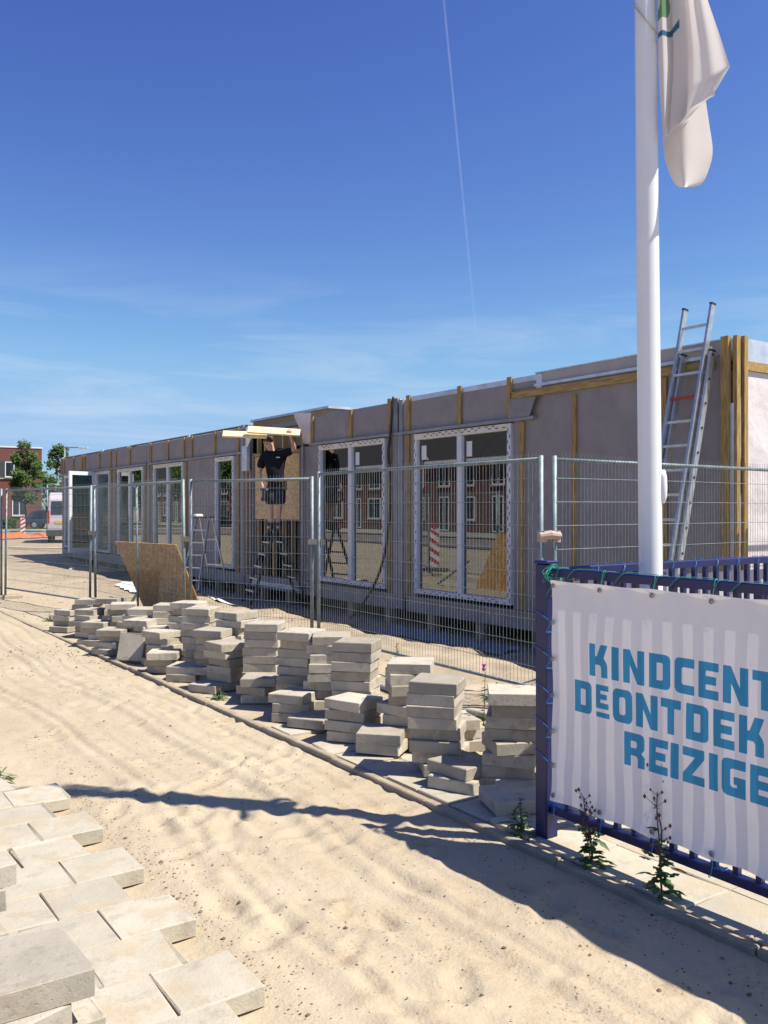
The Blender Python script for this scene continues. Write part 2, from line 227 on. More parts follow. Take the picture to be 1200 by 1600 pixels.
# ------------------------------------------------------------------ mesh helpers
class MB:
    def __init__(s): s.v = []; s.f = []
    def add(s, vs, fs):
        o = len(s.v); s.v += [tuple(p) for p in vs]; s.f += [tuple(i + o for i in f) for f in fs]; return s
    def box(s, x0, x1, y0, y1, z0, z1, m=None):
        vs = [Vector(p) for p in ((x0, y0, z0), (x1, y0, z0), (x1, y1, z0), (x0, y1, z0), (x0, y0, z1), (x1, y0, z1), (x1, y1, z1), (x0, y1, z1))]
        if m: vs = [m @ p for p in vs]
        return s.add(vs, [(0, 3, 2, 1), (4, 5, 6, 7), (0, 1, 5, 4), (1, 2, 6, 5), (2, 3, 7, 6), (3, 0, 4, 7)])
    def rbox(s, x0, x1, y0, y1, z0, z1, b=0.004, m=None):
        """box with chamfered vertical and top edges"""
        def ring(e, z): return [(x0 + e + b, y0 + e, z), (x1 - e - b, y0 + e, z), (x1 - e, y0 + e + b, z), (x1 - e, y1 - e - b, z), (x1 - e - b, y1 - e, z), (x0 + e + b, y1 - e, z), (x0 + e, y1 - e - b, z), (x0 + e, y0 + e + b, z)]
        vs = ring(0, z0) + ring(0, z1 - b) + ring(b, z1); vs = [Vector(p) for p in vs]
        if m: vs = [m @ p for p in vs]
        fs = [tuple(range(7, -1, -1)), tuple(range(16, 24))]
        for k in (0, 8):
            for i in range(8): j = (i + 1) % 8; fs.append((k + i, k + j, k + 8 + j, k + 8 + i))
        return s.add(vs, fs)
    def beam(s, p0, p1, w, h, up=(0, 0, 1)):
        p0, p1 = Vector(p0), Vector(p1); d = (p1 - p0).normalized(); u = Vector(up)
        a = d.cross(u)
        if a.length < 1e-4: a = d.cross(Vector((1, 0, 0)))
        a.normalize(); u = a.cross(d).normalized()
        vs = [p + a * sa * w / 2 + u * su * h / 2 for p in (p0, p1) for sa, su in ((-1, -1), (1, -1), (1, 1), (-1, 1))]
        return s.add(vs, [(3, 2, 1, 0), (4, 5, 6, 7), (0, 1, 5, 4), (1, 2, 6, 5), (2, 3, 7, 6), (3, 0, 4, 7)])
    def tube(s, pts, r, n=8, caps=True):
        pts = [Vector(p) for p in pts]; rr = r if isinstance(r, (list, tuple)) else [r] * len(pts)
        vs = []; prev = None
        for i, p in enumerate(pts):
            d = (pts[min(i + 1, len(pts) - 1)] - pts[max(i - 1, 0)]).normalized()
            a = prev - d * prev.dot(d) if prev else d.orthogonal()
            if a.length < 1e-5: a = d.orthogonal()
            a.normalize(); prev = a; b = d.cross(a)
            for k in range(n):
                t = 2 * math.pi * k / n; vs.append(p + (a * math.cos(t) + b * math.sin(t)) * rr[i])
        fs = []
        for i in range(len(pts) - 1):
            for k in range(n): j = (k + 1) % n; fs.append((i * n + k, i * n + j, (i + 1) * n + j, (i + 1) * n + k))
        if caps: fs += [tuple(range(n - 1, -1, -1)), tuple(range((len(pts) - 1) * n, len(pts) * n))]
        return s.add(vs, fs)
    def ball(s, c, r, n=8, sq=(1, 1, 1), jit=0, rg=None):
        vs = []; fs = []; m = n // 2 + 1
        for i in range(m):
            th = math.pi * i / (m - 1)
            for k in range(n):
                ph = 2 * math.pi * k / n; q = 1 + (rg.uniform(-jit, jit) if rg else 0)
                vs.append(Vector(c) + Vector((math.sin(th) * math.cos(ph) * sq[0], math.sin(th) * math.sin(ph) * sq[1], math.cos(th) * sq[2])) * r * q)
        for i in range(m - 1):
            for k in range(n): j = (k + 1) % n; fs.append((i * n + k, (i + 1) * n + k, (i + 1) * n + j, i * n + j))
        return s.add(vs, fs)
    def prism(s, poly, axis, a, b):
        """poly in 2-D extruded along axis ('x','y','z') from a to b"""
        n = len(poly)
        def P(p, t): return {'x': (t, p[0], p[1]), 'y': (p[0], t, p[1]), 'z': (p[0], p[1], t)}[axis]
        vs = [P(p, a) for p in poly] + [P(p, b) for p in poly]
        fs = [tuple(range(n - 1, -1, -1)), tuple(range(n, 2 * n))] + [(i, (i + 1) % n, n + (i + 1) % n, n + i) for i in range(n)]
        return s.add(vs, fs)
    def mesh(s, name, m, smooth=False):
        me = bpy.data.meshes.new(name); me.from_pydata([tuple(p) for p in s.v], [], s.f); me.materials.append(m)
        import bmesh
        bm = bmesh.new(); bm.from_mesh(me); bmesh.ops.recalc_face_normals(bm, faces=bm.faces); bm.to_mesh(me); bm.free()
        if smooth:
            me.polygons.foreach_set('use_smooth', [True] * len(me.polygons))
        return me
    def build(s, name, m, parent=None, smooth=False, kind=None, label=None):
        o = bpy.data.objects.new(name, s.mesh(name, m, smooth)); COL.objects.link(o)
        if parent: o.parent = parent
        if kind: o['kind'] = kind
        if label: o['label'] = label
        return o
def tag(o, label, cat, group=None):
    o['label'] = label; o['category'] = cat; o['kind'] = 'thing'
    if group: o['group'] = group
    return o
def thing(name, label, cat, loc=(0, 0, 0), rz=0, group=None):
    o = bpy.data.objects.new(name, None); o.empty_display_size = 0.1; COL.objects.link(o); o.location = loc; o.rotation_euler = (0, 0, rz)
    return tag(o, label, cat, group)
def inst(name, mesh, parent=None, loc=(0, 0, 0), rot=(0, 0, 0)):
    o = bpy.data.objects.new(name, mesh); COL.objects.link(o); o.parent = parent; o.location = loc; o.rotation_euler = rot; return o
def empty(name, kind=None):
    o = bpy.data.objects.new(name, None); COL.objects.link(o)
    if kind: o['kind'] = kind
    return o
def smooth_mod(o, ang=40):
    for p in o.data.polygons: p.use_smooth = True

# ------------------------------------------------------------------ numpy value noise
def vnoise(x, y, seed=0):
    xi = np.floor(x).astype(np.int64); yi = np.floor(y).astype(np.int64); fx = x - xi; fy = y - yi
    fx = fx * fx * (3 - 2 * fx); fy = fy * fy * (3 - 2 * fy)
    def h(a, b):
        n = (a * 374761393 + b * 668265263 + seed * 974634777) & 0xffffffff
        n = ((n ^ (n >> 13)) * 1274126177) & 0xffffffff; n = n ^ (n >> 16); return (n & 0xffff) / 65535.0
    return (h(xi, yi) * (1 - fx) + h(xi + 1, yi) * fx) * (1 - fy) + (h(xi, yi + 1) * (1 - fx) + h(xi + 1, yi + 1) * fx) * fy
def fbm(x, y, o=4, seed=0):
    t = 0; a = 0.5
    for k in range(o): t = t + a * vnoise(x * 2 ** k, y * 2 ** k, seed + k); a *= 0.5
    return t
def sstep(a, b, x):
    t = np.clip((x - a) / (b - a), 0, 1); return t * t * (3 - 2 * t)
FEET = [(rnd.uniform(1.5, 2.9), rnd.uniform(1.2, 9), rnd.uniform(0, 6.28)) for _ in range(120)]
def ground_z(X, Y):
    X = np.asarray(X, float); Y = np.asarray(Y, float)
    # corridor of loose sand between the laid paving and the kerb
    z = -0.045 + 0.016 * (fbm(X * 1.5, Y * 0.6, 2, 3) - 0.45) + 0.008 * (fbm(X * 7, Y * 5.5, 4, 9) - 0.45) * (0.4 + 1.2 * vnoise(X * 1.1, Y * .8, 17)) + 0.009 * (fbm(X * 22, Y * 17, 2, 13) - 0.45)
    xm = X + 0.07 * np.sin(Y * 0.8) + 0.03 * np.sin(Y * 2.3) + 0.05 * (fbm(X * 0.2, Y * 1.3, 2, 21) - .5)
    for cx, a, w in ((1.60, 0.016, 0.05), (1.74, 0.020, 0.035), (1.93, 0.010, 0.03), (2.22, 0.018, 0.045), (2.36, 0.012, 0.025), (2.52, 0.010, 0.03), (2.70, 0.012, 0.03)):
        a = a * 0.75
        z = z - a * np.exp(-((xm - cx) / w) ** 2) * (0.2 + 1.6 * fbm(X * 0.3 + cx * 7, Y * 0.7, 2, 5)) + a * 0.5 * np.exp(-((xm - cx - w * 1.6) / (w * 0.7)) ** 2)
    for fx, fy, a in FEET:
        dx = (X - fx) * math.cos(a) + (Y - fy) * math.sin(a); dy = -(X - fx) * math.sin(a) + (Y - fy) * math.cos(a)
        k_ = 0.55 + 0.5 * math.sin(fx * 97) ** 2; q = (dx / 0.13 / k_) ** 2 + (dy / 0.055 / k_) ** 2
        z = z - 0.016 * k_ * np.exp(-q ** 1.5) + 0.007 * np.exp(-(np.sqrt(q) - 1.6) ** 2 * 4)
    z = z + 0.010 * sstep(2.62, 2.86, X) + 0.02 * sstep(2.2, 2.5, X) * (1 - sstep(2.5, 2.8, X))
    pav = (1 - sstep(1.28, 1.5, X)) * (1 - sstep(5.35, 5.8, Y)) 
    z = z * (1 - pav) + (-0.078) * pav
    # beyond the kerb
    R1 = sstep(2.94, 3.06, X)
    zr = -0.028 + 0.03 * (fbm(X * 2.3, Y * 2.1, 4, 31) - 0.45)
    zr = zr + sstep(4.2, 5.2, X) * 0.13 * (fbm(X * 0.9, Y * 0.8, 4, 41) - 0.45) + sstep(4.2, 5, X) * 0.07 * (fbm(X * 4, Y * 4, 4, 45) - .45)
    bank = sstep(6.35, 7.35, X + 0.7 * (fbm(X * 0.6, Y * 1.2, 3, 51) - 0.45)) * sstep(3.2, 4.6, Y)
    pit = bank * (1 - sstep(31.5, 33.5, Y))
    zr = zr * (1 - pit) + (-0.27 + 0.03 * (fbm(X * 3, Y * 3, 3, 61) - .45)) * pit
    yard = sstep(2.95, 3.0, X) * (1 - sstep(3.1, 3.3, Y)) ; zr = zr * (1 - yard) - 0.085 * yard
    strip = (1 - sstep(4.0, 4.2, X)) * (1 - sstep(5.9, 6.1, Y)); zr = zr * (1 - strip) + np.minimum(zr, -0.03) * strip
    z = z * (1 - R1) + zr * R1
    far = sstep(18, 40, np.sqrt(X * X + Y * Y)); z = z * (1 - far) + (-0.03) * far
    return z
def gz(x, y): return float(ground_z(np.array([x]), np.array([y]))[0])

def grid_axis(segs):
    a = []
    for s0, s1, st in segs: a += list(np.arange(s0, s1 - 1e-9, st))
    a.append(segs[-1][1]); return np.array(a)
def sheet(name, xs, ys, m, kind='structure'):
    X, Y = np.meshgrid(xs, ys); Z = ground_z(X, Y)
    nx, ny = len(xs), len(ys); co = np.stack([X, Y, Z], -1).reshape(-1, 3)
    idx = np.arange(nx * ny).reshape(ny, nx); q = np.stack([idx[:-1, :-1], idx[:-1, 1:], idx[1:, 1:], idx[1:, :-1]], -1).reshape(-1, 4)
    me = bpy.data.meshes.new(name); me.vertices.add(len(co)); me.vertices.foreach_set('co', co.ravel().astype(np.float32))
    me.loops.add(q.size); me.loops.foreach_set('vertex_index', q.ravel().astype(np.int32)); me.polygons.add(len(q)); me.polygons.foreach_set('loop_start', np.arange(0, q.size, 4, dtype=np.int32))
    me.polygons.foreach_set('use_smooth', np.ones(len(q), bool)); me.update(); me.validate(); me.materials.append(m)
    o = bpy.data.objects.new(name, me); COL.objects.link(o); o['kind'] = kind; return o
xs = grid_axis([(-400, -80, 40), (-80, -8, 6), (-8, 0.4, 0.6), (0.4, 1.2, 0.1), (1.2, 3.1, 0.022), (3.1, 8.6, 0.05), (8.6, 16, 0.5), (16, 80, 6), (80, 400, 40)])
ys = grid_axis([(-300, -40, 40), (-40, -1, 3), (-1, 1, 0.2), (1, 7, 0.024), (7, 14, 0.05), (14, 34, 0.12), (34, 60, 1), (60, 200, 10), (200, 1200, 100)])
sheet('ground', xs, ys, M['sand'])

# far roads
def flat(name, x0, x1, y0, y1, z, m, kind='structure'):
    o = MB().box(x0, x1, y0, y1, z - 0.05, z).build(name, m); o['kind'] = kind; return o
flat('road', -14.8, 60, 55.5, 64, 0.06, M['asphalt'])
flat('far_pavement', -60, 60, 66, 70, 0.09, M['pathpale'])
flat('street', -13, -7, 14, 54, 0.06, M['asphalt'])
flat('street_pavement', -20.6, -14.9, -30, 120, 0.10, M['pathpale'])
gv = flat('green_verge', -60, 60, 70.3, 78, 0.10, mat('verge grass', (0.10, 0.16, 0.04), 0.9, var=0.2, scale=2)); 

# ------------------------------------------------------------------ kerb and laid paving
kerb = empty('kerb', 'structure')
km = MB().rbox(-0.025, 0.025, -0.497, 0.497, -0.22, 0.0, 0.006).mesh('kerb_block', M['kerb'])
for i in range(20):
    y = -0.6 + i
    inst('kerb_block', km, kerb, (2.975 + rnd.uniform(-.006, .006), y, -0.004 + rnd.uniform(-.006, .006) - max(0, y - 9) * 0.004), (rnd.uniform(-.006, .006), rnd.uniform(-.05, .05), rnd.uniform(-.006, .006)))
slabs = []
TH = 0.068
for k in range(8):
    rg = random.Random(100 + k); mb = MB().rbox(-0.149, 0.149, -0.149, 0.149, 0, TH, 0.0045)
    mb.v = [(x + rg.uniform(-.0022, .0022), y + rg.uniform(-.0022, .0022), z + rg.uniform(-.001, .001)) for x, y, z in mb.v]
    for i in [16 + rg.randrange(8) for _ in range(rg.choice((0, 1, 2, 2)))]:   # chipped corners and edges
        x, y, z = mb.v[i]; q = rg.uniform(.90, .96); mb.v[i] = (x * q, y * q, z - rg.uniform(.004, .010)); x, y, z = mb.v[i - 8]; mb.v[i - 8] = (x * .985, y * .985, z - rg.uniform(.006, .014))
    slabs.append(mb)
slab_me = [s.mesh('concrete_slab', M['concrete']) for s in slabs]
pave_me = [s.mesh('paving_slab', M['paving']) for s in slabs]
pav = empty('paving', 'structure')
for r_ in range(18):
    yc = 5.06 + 0.15 - 0.6 * 0 - r_ * 0.298 + 0.0
    xe = 1.358 if r_ % 2 == 0 else 1.208
    if r_ == 0: cols = range(0, 6)
    else: cols = range(0, 9)
    for c in cols:
        if r_ == 0 and c == 0: pass
        inst('paving_slab', rnd.choice(pave_me), pav, (xe - 0.149 - c * 0.2995 + rnd.uniform(-.002, .002), yc + rnd.uniform(-.002, .002), -TH + rnd.uniform(-.003, .002)), (rnd.uniform(-.006, .006), rnd.uniform(-.006, .006), rnd.choice((0, 1, 2, 3)) * math.pi / 2 + rnd.uniform(-.006, .006)))
for x, y, a in ((1.0, 5.62, 0.1), (0.69, 5.58, 0.05), (0.38, 5.6, 0.0)):
    inst('paving_slab', rnd.choice(pave_me), pav, (x, y, -TH - 0.022), (0.02, 0.03, a))
yardp = empty('yard_paving', 'structure')
for i in range(12):
    for j in range(12):
        inst('paving_slab', rnd.choice(pave_me), yardp, (3.165 + i * 0.2995, 3.0 - j * 0.2995 , -TH - 0.002 + rnd.uniform(-.002, .002)), (0, 0, rnd.choice((0, 1, 2, 3)) * math.pi / 2))
for j in range(9):
    for i in range(2):
        if (i, j) in ((1, 3), (1, 5), (1, 6), (1, 8), (0, 7)): continue
        inst('paving_slab', rnd.choice(pave_me), yardp, (3.18 + i * 0.302, 3.32 + j * 0.303, -TH - 0.004 + rnd.uniform(-.008, .004)), (rnd.uniform(-.02, .02), rnd.uniform(-.02, .02), rnd.uniform(-.02, .02)))

# ------------------------------------------------------------------ stacks of slabs
VY = -R(34.5)
SY = VY - 0.25
ORD = ['topmost', 'second from the top', 'third from the top', 'fourth from the top', 'fifth from the top', 'sixth from the top', 'seventh from the top', 'eighth from the top', 'ninth from the top']
def stack(x, y, n, where, yaw=0.0, spread=0.02, jit=0.16, seed=None, z0=None, tilt=0.0, grp='stacked slabs beside the kerb', top=None):
    rg = random.Random(int(x * 1000 + y * 77) if seed is None else seed)
    z = (gz(x, y) * 0.5 - 0.005) if z0 is None else z0
    if x > 3 and z0 is None and y < 6: z = 0.002
    base = SY + yaw; lean = (rg.uniform(-.004, .004), rg.uniform(-.004, .004))
    for k in range(n):
        a = base + rg.uniform(-jit, jit)
        ox, oy = rg.uniform(-spread, spread), rg.uniform(-spread, spread)
        if rg.random() < 0.2: a += rg.choice((-1, 1)) * rg.uniform(0.18, 0.42); ox *= 2.0
        if top is not None and k == n - 1: a = SY + top
        o = inst('concrete_slab', rg.choice(slab_me), None, (x + ox + lean[0] * k, y + oy + lean[1] * k, z + rg.uniform(0, .0012)), (rg.uniform(-.006, .006) + tilt, rg.uniform(-.006, .006), a))
        z += TH + 0.0022
        lv = ORD[n - 1 - k] if n > 1 else 'single'
        if k == 0 and n > 1: lv = 'bottom'
        if n == 1: tag(o, 'grey concrete slab lying alone ' + where, 'concrete slab', grp)
        else: tag(o, 'concrete slab, ' + lv + ' of the ' + where, 'concrete slab', grp)
stack(3.52, 3.84, 8, 'tall stack beside the blue fence post', yaw=.06, top=0.16, spread=.022)
stack(3.30, 3.54, 1, 'under the weed at the blue post foot', yaw=.55, tilt=.03)
stack(3.43, 3.62, 1, 'at the foot of the post stack', yaw=.2)
stack(3.31, 3.98, 2, 'low pair left of the blue post stack', yaw=-.30, jit=.14, spread=.03)
stack(3.37, 4.30, 8, 'tall stack left of the thistle', yaw=.03, top=-.03, spread=.018, jit=.09)
stack(3.80, 4.65, 3, 'short stack half hidden behind the thistle', yaw=.4, spread=.02)
stack(3.60, 4.90, 8, 'stack second left of the thistle', yaw=.05, top=.12, seed=5)
stack(3.33, 4.88, 2, 'low pair close to the kerb bend', yaw=.0, spread=.02)
stack(3.56, 5.54, 9, 'tall stack third left of the thistle', yaw=.0, top=.0, spread=.012, jit=.05)
stack(3.34, 5.24, 4, 'leaning four slab pile at the kerb', yaw=-.12, spread=.015, tilt=-.03, jit=.05)
stack(3.60, 6.02, 9, 'stack left of the pale topped one', yaw=.1, top=.3)
stack(3.56, 6.38, 9, 'stack right of the paired fence posts', yaw=.0, seed=4)
stack(3.33, 6.06, 3, 'short pile under the metal fence posts', yaw=.0, spread=.03)
stack(3.32, 5.72, 1, 'flat near the kerb in the middle', yaw=-.05)
stack(3.55, 7.06, 9, 'tall stack below the grey stepladder', yaw=.10, top=.12, spread=.02, jit=.08)
stack(3.40, 6.78, 3, 'three slab pile before the stepladder stack', yaw=.10, spread=.02)
stack(3.42, 7.46, 6, 'crooked pile left of the stepladder stack', yaw=-.45, spread=.035, jit=.15)
stack(3.22, 7.42, 1, 'in front of the small green weed', yaw=-.15)
stack(3.72, 7.90, 9, 'stack below the lower board corner', yaw=-.25, seed=3)
stack(3.46, 7.86, 7, 'pile in front of the board corner', yaw=-.05, spread=.04)
stack(3.24, 8.05, 2, 'low pair beside the weed at the kerb', yaw=.02)
stack(3.56, 8.42, 9, 'wide topped stack below the board', yaw=.02, top=.0, spread=.02)
stack(3.24, 8.52, 3, 'low pile below the wide topped stack', yaw=.0, spread=.05)
stack(3.64, 8.98, 9, 'stack below the middle of the board', yaw=-.10, spread=.025)
stack(3.34, 8.98, 5, 'half height pile below the board', yaw=-.3, spread=.05, jit=.2)
stack(3.66, 9.55, 8, 'stack below the board left part', yaw=.25, spread=.03)
stack(3.36, 9.50, 6, 'irregular pile left of the board', yaw=.2, spread=.05, jit=.25)
stack(3.70, 9.95, 7, 'back stack at the board left edge', yaw=.0)
stack(3.42, 9.95, 7, 'middle stack left of the board', yaw=-.3, spread=.04, jit=.2)
stack(3.18, 9.98, 4, 'low pile above the grass tuft', yaw=.0, spread=.04)
stack(3.48, 10.65, 7, 'stack fourth from the far end', yaw=.35, spread=.02)
stack(3.20, 10.70, 4, 'low pile third from the far end', yaw=.1, spread=.05, jit=.2)
stack(3.60, 11.30, 7, 'broad pale stack near the far end', yaw=.45, spread=.03)
stack(3.30, 11.45, 5, 'front pile near the far end', yaw=-.2, spread=.05, jit=.25)
stack(3.50, 12.05, 6, 'back stack at the far end', yaw=.3, spread=.03)
stack(3.22, 12.15, 4, 'outermost low pile at the far end', yaw=-.1, spread=.04)
# a slab on edge against the row
o = inst('concrete_slab', slab_me[2], None, (3.16, 9.32, 0.12), (R(72), 0, VY - .25)); tag(o, 'concrete slab standing on edge, leaning against the pile under the board', 'concrete slab', 'stacked slabs beside the kerb')
# near stacks on the laid paving, bottom left
def nearstack(lst, where):
    n = len(lst)
    for k, (x, y, a, tx) in enumerate(lst):
        o = inst('concrete_slab', slab_me[(k * 3 + 1) % 8], None, (x, y, 0.002 + k * (TH + 0.002)), (tx, 0, a))
        tag(o, 'concrete slab, ' + ('bottom' if k == 0 else ORD[n - 1 - k]) + ' of the ' + where, 'concrete slab', 'stacked slabs on the laid paving')
nearstack([(.50, 2.30, .1, 0), (.53, 2.33, .0, 0), (.50, 2.31, .08, 0), (.56, 2.31, -.06, 0), (.52, 2.335, .03, 0), (.40, 2.265, .31, 0), (.49, 2.315, 0.0, 0)], 'large stack at the bottom left corner')
nearstack([(.40, 3.10, .1, 0), (.42, 3.07, .0, 0), (.40, 3.10, .05, 0), (.44, 3.08, .1, 0), (.42, 3.1, .0, 0), (.45, 3.09, -.05, 0), (.46, 3.08, .12, 0)], 'stack cut by the left edge')

# ------------------------------------------------------------------ the modular building
B = thing('unfinished_building', 'long single storey modular building wrapped in grey membrane, cladding unfinished', 'building')
FX = 8.3
Y0, Y1 = 5.60, 32.06
openings = [(8.95, 11.19, 0.28, 2.79), (11.98, 14.16, 0.28, 2.79), (14.95, 17.0, 0.05, 3.40), (17.83, 18.84, 0.28, 2.79), (20.76, 22.86, 0.28, 2.79), (23.65, 25.85, 0.28, 2.79), (26.6, 29.3, 0.28, 2.79), (29.55, 31.65, 0.28, 2.79)]
# wall strips (lower band z .27..2.79), split at openings
cuts = [Y0 + 0.10] + [v for o_ in openings for v in o_[:2]] + [Y1]
for i in range(0, len(cuts), 2):
    MB().box(FX, FX + 0.16, cuts[i], cuts[i + 1], 0.24, 2.79 if i else 3.24).build('wall_panel', M['membrane'], B)
    
for a, b_, z1 in ((8.952, 14.47, 3.3115), (17.28, 24.72, 3.36), (24.72, 27.6, 3.40), (27.6, Y1, 3.37)):
    MB().box(FX - 0.012, FX + 0.16, a, b_, 2.792, z1).build('wall_panel', M['membrane'], B)
MB().box(FX - 0.012, FX + 0.16, 8.48, 8.951, 3.2405, 3.311).build('wall_panel', M['membrane'], B)
# skirting beam
for a, b_ in ((Y0 + .05, 11.45), (11.75, 17.35), (17.5, 23.2), (23.35, Y1)):
    MB().box(FX + 0.0, FX + 0.12, a, b_, -0.02, 0.235).build('floor_beam', M['steel'], B)
    MB().box(FX - 0.035, FX - 0.002, a, b_, 0.20, 0.232).build('flashing', M['steel'], B)
for y in np.arange(6.2, 32, 1.15):
    MB().box(FX + 0.03, FX + 0.17, y, y + 0.14, -0.30, -0.025).build('foundation_block', M['kerb'], B)
MB().box(FX + 0.9, FX + 1.0, Y0, Y1, -0.32, -0.03).build('crawl_space_wall', M['roof_dark'], B)
# interior: floor, back wall, roof
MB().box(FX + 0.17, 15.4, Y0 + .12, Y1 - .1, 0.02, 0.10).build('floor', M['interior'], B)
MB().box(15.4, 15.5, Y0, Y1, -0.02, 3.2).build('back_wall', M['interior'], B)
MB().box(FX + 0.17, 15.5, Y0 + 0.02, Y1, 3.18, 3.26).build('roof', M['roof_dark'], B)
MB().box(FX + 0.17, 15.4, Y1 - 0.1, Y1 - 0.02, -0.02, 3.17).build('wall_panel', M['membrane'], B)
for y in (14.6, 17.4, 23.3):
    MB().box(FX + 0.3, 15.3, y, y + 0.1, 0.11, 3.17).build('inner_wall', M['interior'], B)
# end wall facing the camera side (-Y)
MB().box(FX + 0.10, 15.5, Y0 + 0.0, Y0 + 0.10, 0.05, 3.08).build('end_wall', M['membrane_lit'], B)
MB().box(FX + 0.10, 15.5, Y0 - 0.03, Y0 + 0.10, 3.083, 3.18).build('end_batten', M['timber_h'], B)
MB().box(FX + 0.08, 15.5, Y0 - 0.02, Y0 + 0.10, 3.183, 3.42).build('end_parapet', M['foil'], B)
MB().box(FX + 0.05, 15.5, Y0 - 0.0, Y0 + 0.12, -0.02, 0.047).build('floor_beam', M['steel'], B)
for x in (9.3, 10.6, 12.0, 13.4):
    MB().box(x, x + 0.06, Y0 - 0.03, Y0 - 0.002, 0.1, 3.08).build('batten', M['timber'], B)
# seams on the end wall
# parapet above the right part + foil strips
MB().box(FX + 0.0, FX + 0.16, Y0 + .10, 8.53, 3.245, 3.40).build('parapet_board', M['parapet'], B)
MB().box(FX - 0.03, FX - 0.003, Y0 + .35, 8.53, 3.225, 3.262).build('foil_strip', M['foil'], B)
MB().box(FX - 0.02, FX + 0.17, Y0 + .10, 8.53, 3.401, 3.415).build('parapet_cap', M['foil'], B)
MB().box(FX - 0.015, FX + 0.16, 8.40, 11.3, 3.312, 3.385).build('foil_strip', M['foil'], B)
MB().box(FX - 0.016, FX + 0.02, 8.40, 8.50, 3.20, 3.310).build('foil_strip', M['foil'], B)
MB().box(FX + 0.02, FX + 0.16, 11.3, 14.47, 3.312, 3.35).build('parapet_cap', M['steel'], B)
MB().box(FX + 0.02, FX + 0.16, 17.28, Y1, 3.402, 3.42).build('parapet_cap', M['steel'], B)
MB().box(FX - 0.045, FX - 0.014, Y0 + .2, 8.97, 3.10, 3.195).build('horizontal_timber', M['timber_h'], B)
# little loose white ends sticking up
for y, c in ((11.75, .05), (20.4, .05), (27.3, .08), (31.9, .06), (24.9, .05)):
    MB().box(FX - 0.02, FX + 0.02, y, y + 0.12, 3.36, 3.36 + c).build('loose_foil_end', M['white_frame'], B)
# battens of the top band
for y in (9.0, 10.07, 11.35, 11.87, 13.06, 14.40, 17.62, 18.86, 20.22, 20.72, 21.8, 23.05, 24.75, 26.0, 26.5, 27.6, 29.2, 29.5, 30.5, 31.7, 32.02):
    z1 = 3.41 if y < 12 else (3.33 if y < 15 else 3.38)
    MB().box(FX - 0.045, FX - 0.014, y - 0.045, y + 0.045, 2.84, z1).build('batten', M['timber'], B)
# full height battens (lower band)
for y, z0, z1 in ((7.82, .25, 3.04), (6.45, .25, 3.09), (8.76, .25, 2.77), (11.37, .25, 2.77), (11.88, .25, 2.77), (17.63, .25, 2.77), (17.2, .25, 2.77), (23.0, .25, 2.77), (23.5, .25, 2.77), (20.6, .25, 2.77), (26.05, .25, 2.77), (26.45, .25, 2.77), (31.8, .25, 2.77)):
    MB().box(FX - 0.033, FX - 0.002, y - 0.035, y + 0.035, z0, z1).build('batten', M['timber'], B)
# angle under the top band
for a, b_ in ((8.50, 14.47), (17.30, 23.2), (23.3, Y1)):
    MB().box(FX - 0.075, FX - 0.013, a, b_, 2.795, 2.838).build('steel_angle', M['steel'], B)
# grey column pairs in the joints between modules
for y, z1 in ((11.56, 3.36), (11.70, 3.40), (17.42, 3.42), (23.22, 3.4), (14.8, 2.8)):
    MB().box(FX - 0.03, FX + 0.05, y - 0.05, y + 0.05, -0.0, z1).build('steel_column', M['steel'], B)
MB().box(FX - 0.012, FX + 0.02, 11.60, 11.66, 0, 3.38).build('joint_strip', M['white_frame'], B)
# corner timbers
for x0, x1, y0, y1, n_ in ((FX - .05, FX + .0, Y0 + .02, Y0 + .11, 'timber'), (FX + .003, FX + .068, Y0 - .05, Y0 - .003, 'timber'), (FX + .10, FX + .165, Y0 - .075, Y0 - .032, 'timber')):
    MB().box(x0, x1, y0, y1, 0.0, 3.43).build('corner_timber', M[n_], B)
MB().box(FX - .012, FX + 0.0, Y0 - .02, Y0 + .018, 0.0, 2.72).build('foil_strip', M['foil'], B)
MB().box(FX + .072, FX + .095, Y0 - .012, Y0 - .002, 0.0, 3.2).build('foil_strip', M['foil'], B)
MB().tube([(FX + .083, Y0 - .03 - .01 * math.sin(k), 3.2 - k * .16) for k in range(20)], 0.007, 6).build('electric_cable', M['black'], B)
# flap of membrane hanging at the end of the window 1 band, and by the doorway
MB().add([(FX - .05, 8.45, 3.09), (FX - .06, 8.97, 3.10), (FX - .09, 8.97, 2.84), (FX - .09, 8.55, 2.84), (FX - .11, 8.42, 3.08)], [(0, 1, 2, 3), (0, 3, 4)]).build('membrane_flap', M['membrane'], B)
fl = MB(); P = []
for i in range(9):
    t = i / 8; z = 3.42 - t * 0.58
    P += [(FX - .02, 14.47, z), (FX - .10 - .06 * math.sin(t * 5), 14.60 + .05 * math.sin(t * 7), z), (FX - .16 - .05 * math.cos(t * 4), 14.80 - .22 * t, z), (FX - .08, 14.90 - .30 * t, z)]
for i in range(8):
    for k in range(3): a = i * 4 + k; fl.f.append((a, a + 1, a + 5, a + 4))
fl.v = P; fl.build('membrane_flap', M['membrane_lit'], B, smooth=True, label='loose membrane flap in sunlit tone beside the doorway')  # flap's lit look comes from the brighter membrane colour
MB().box(FX - 0.10, FX - 0.03, 17.05, 17.30, 2.42, 2.95).build('membrane_flap', M['foil'], B, label='grey white cover flap left of the doorway')
MB().add([(FX + .05, 17.0, 0.3), (FX + .22, 17.0, 0.3), (FX + .22, 17.0, 2.6), (FX + .05, 17.0, 2.6)], [(0, 1, 2, 3)])
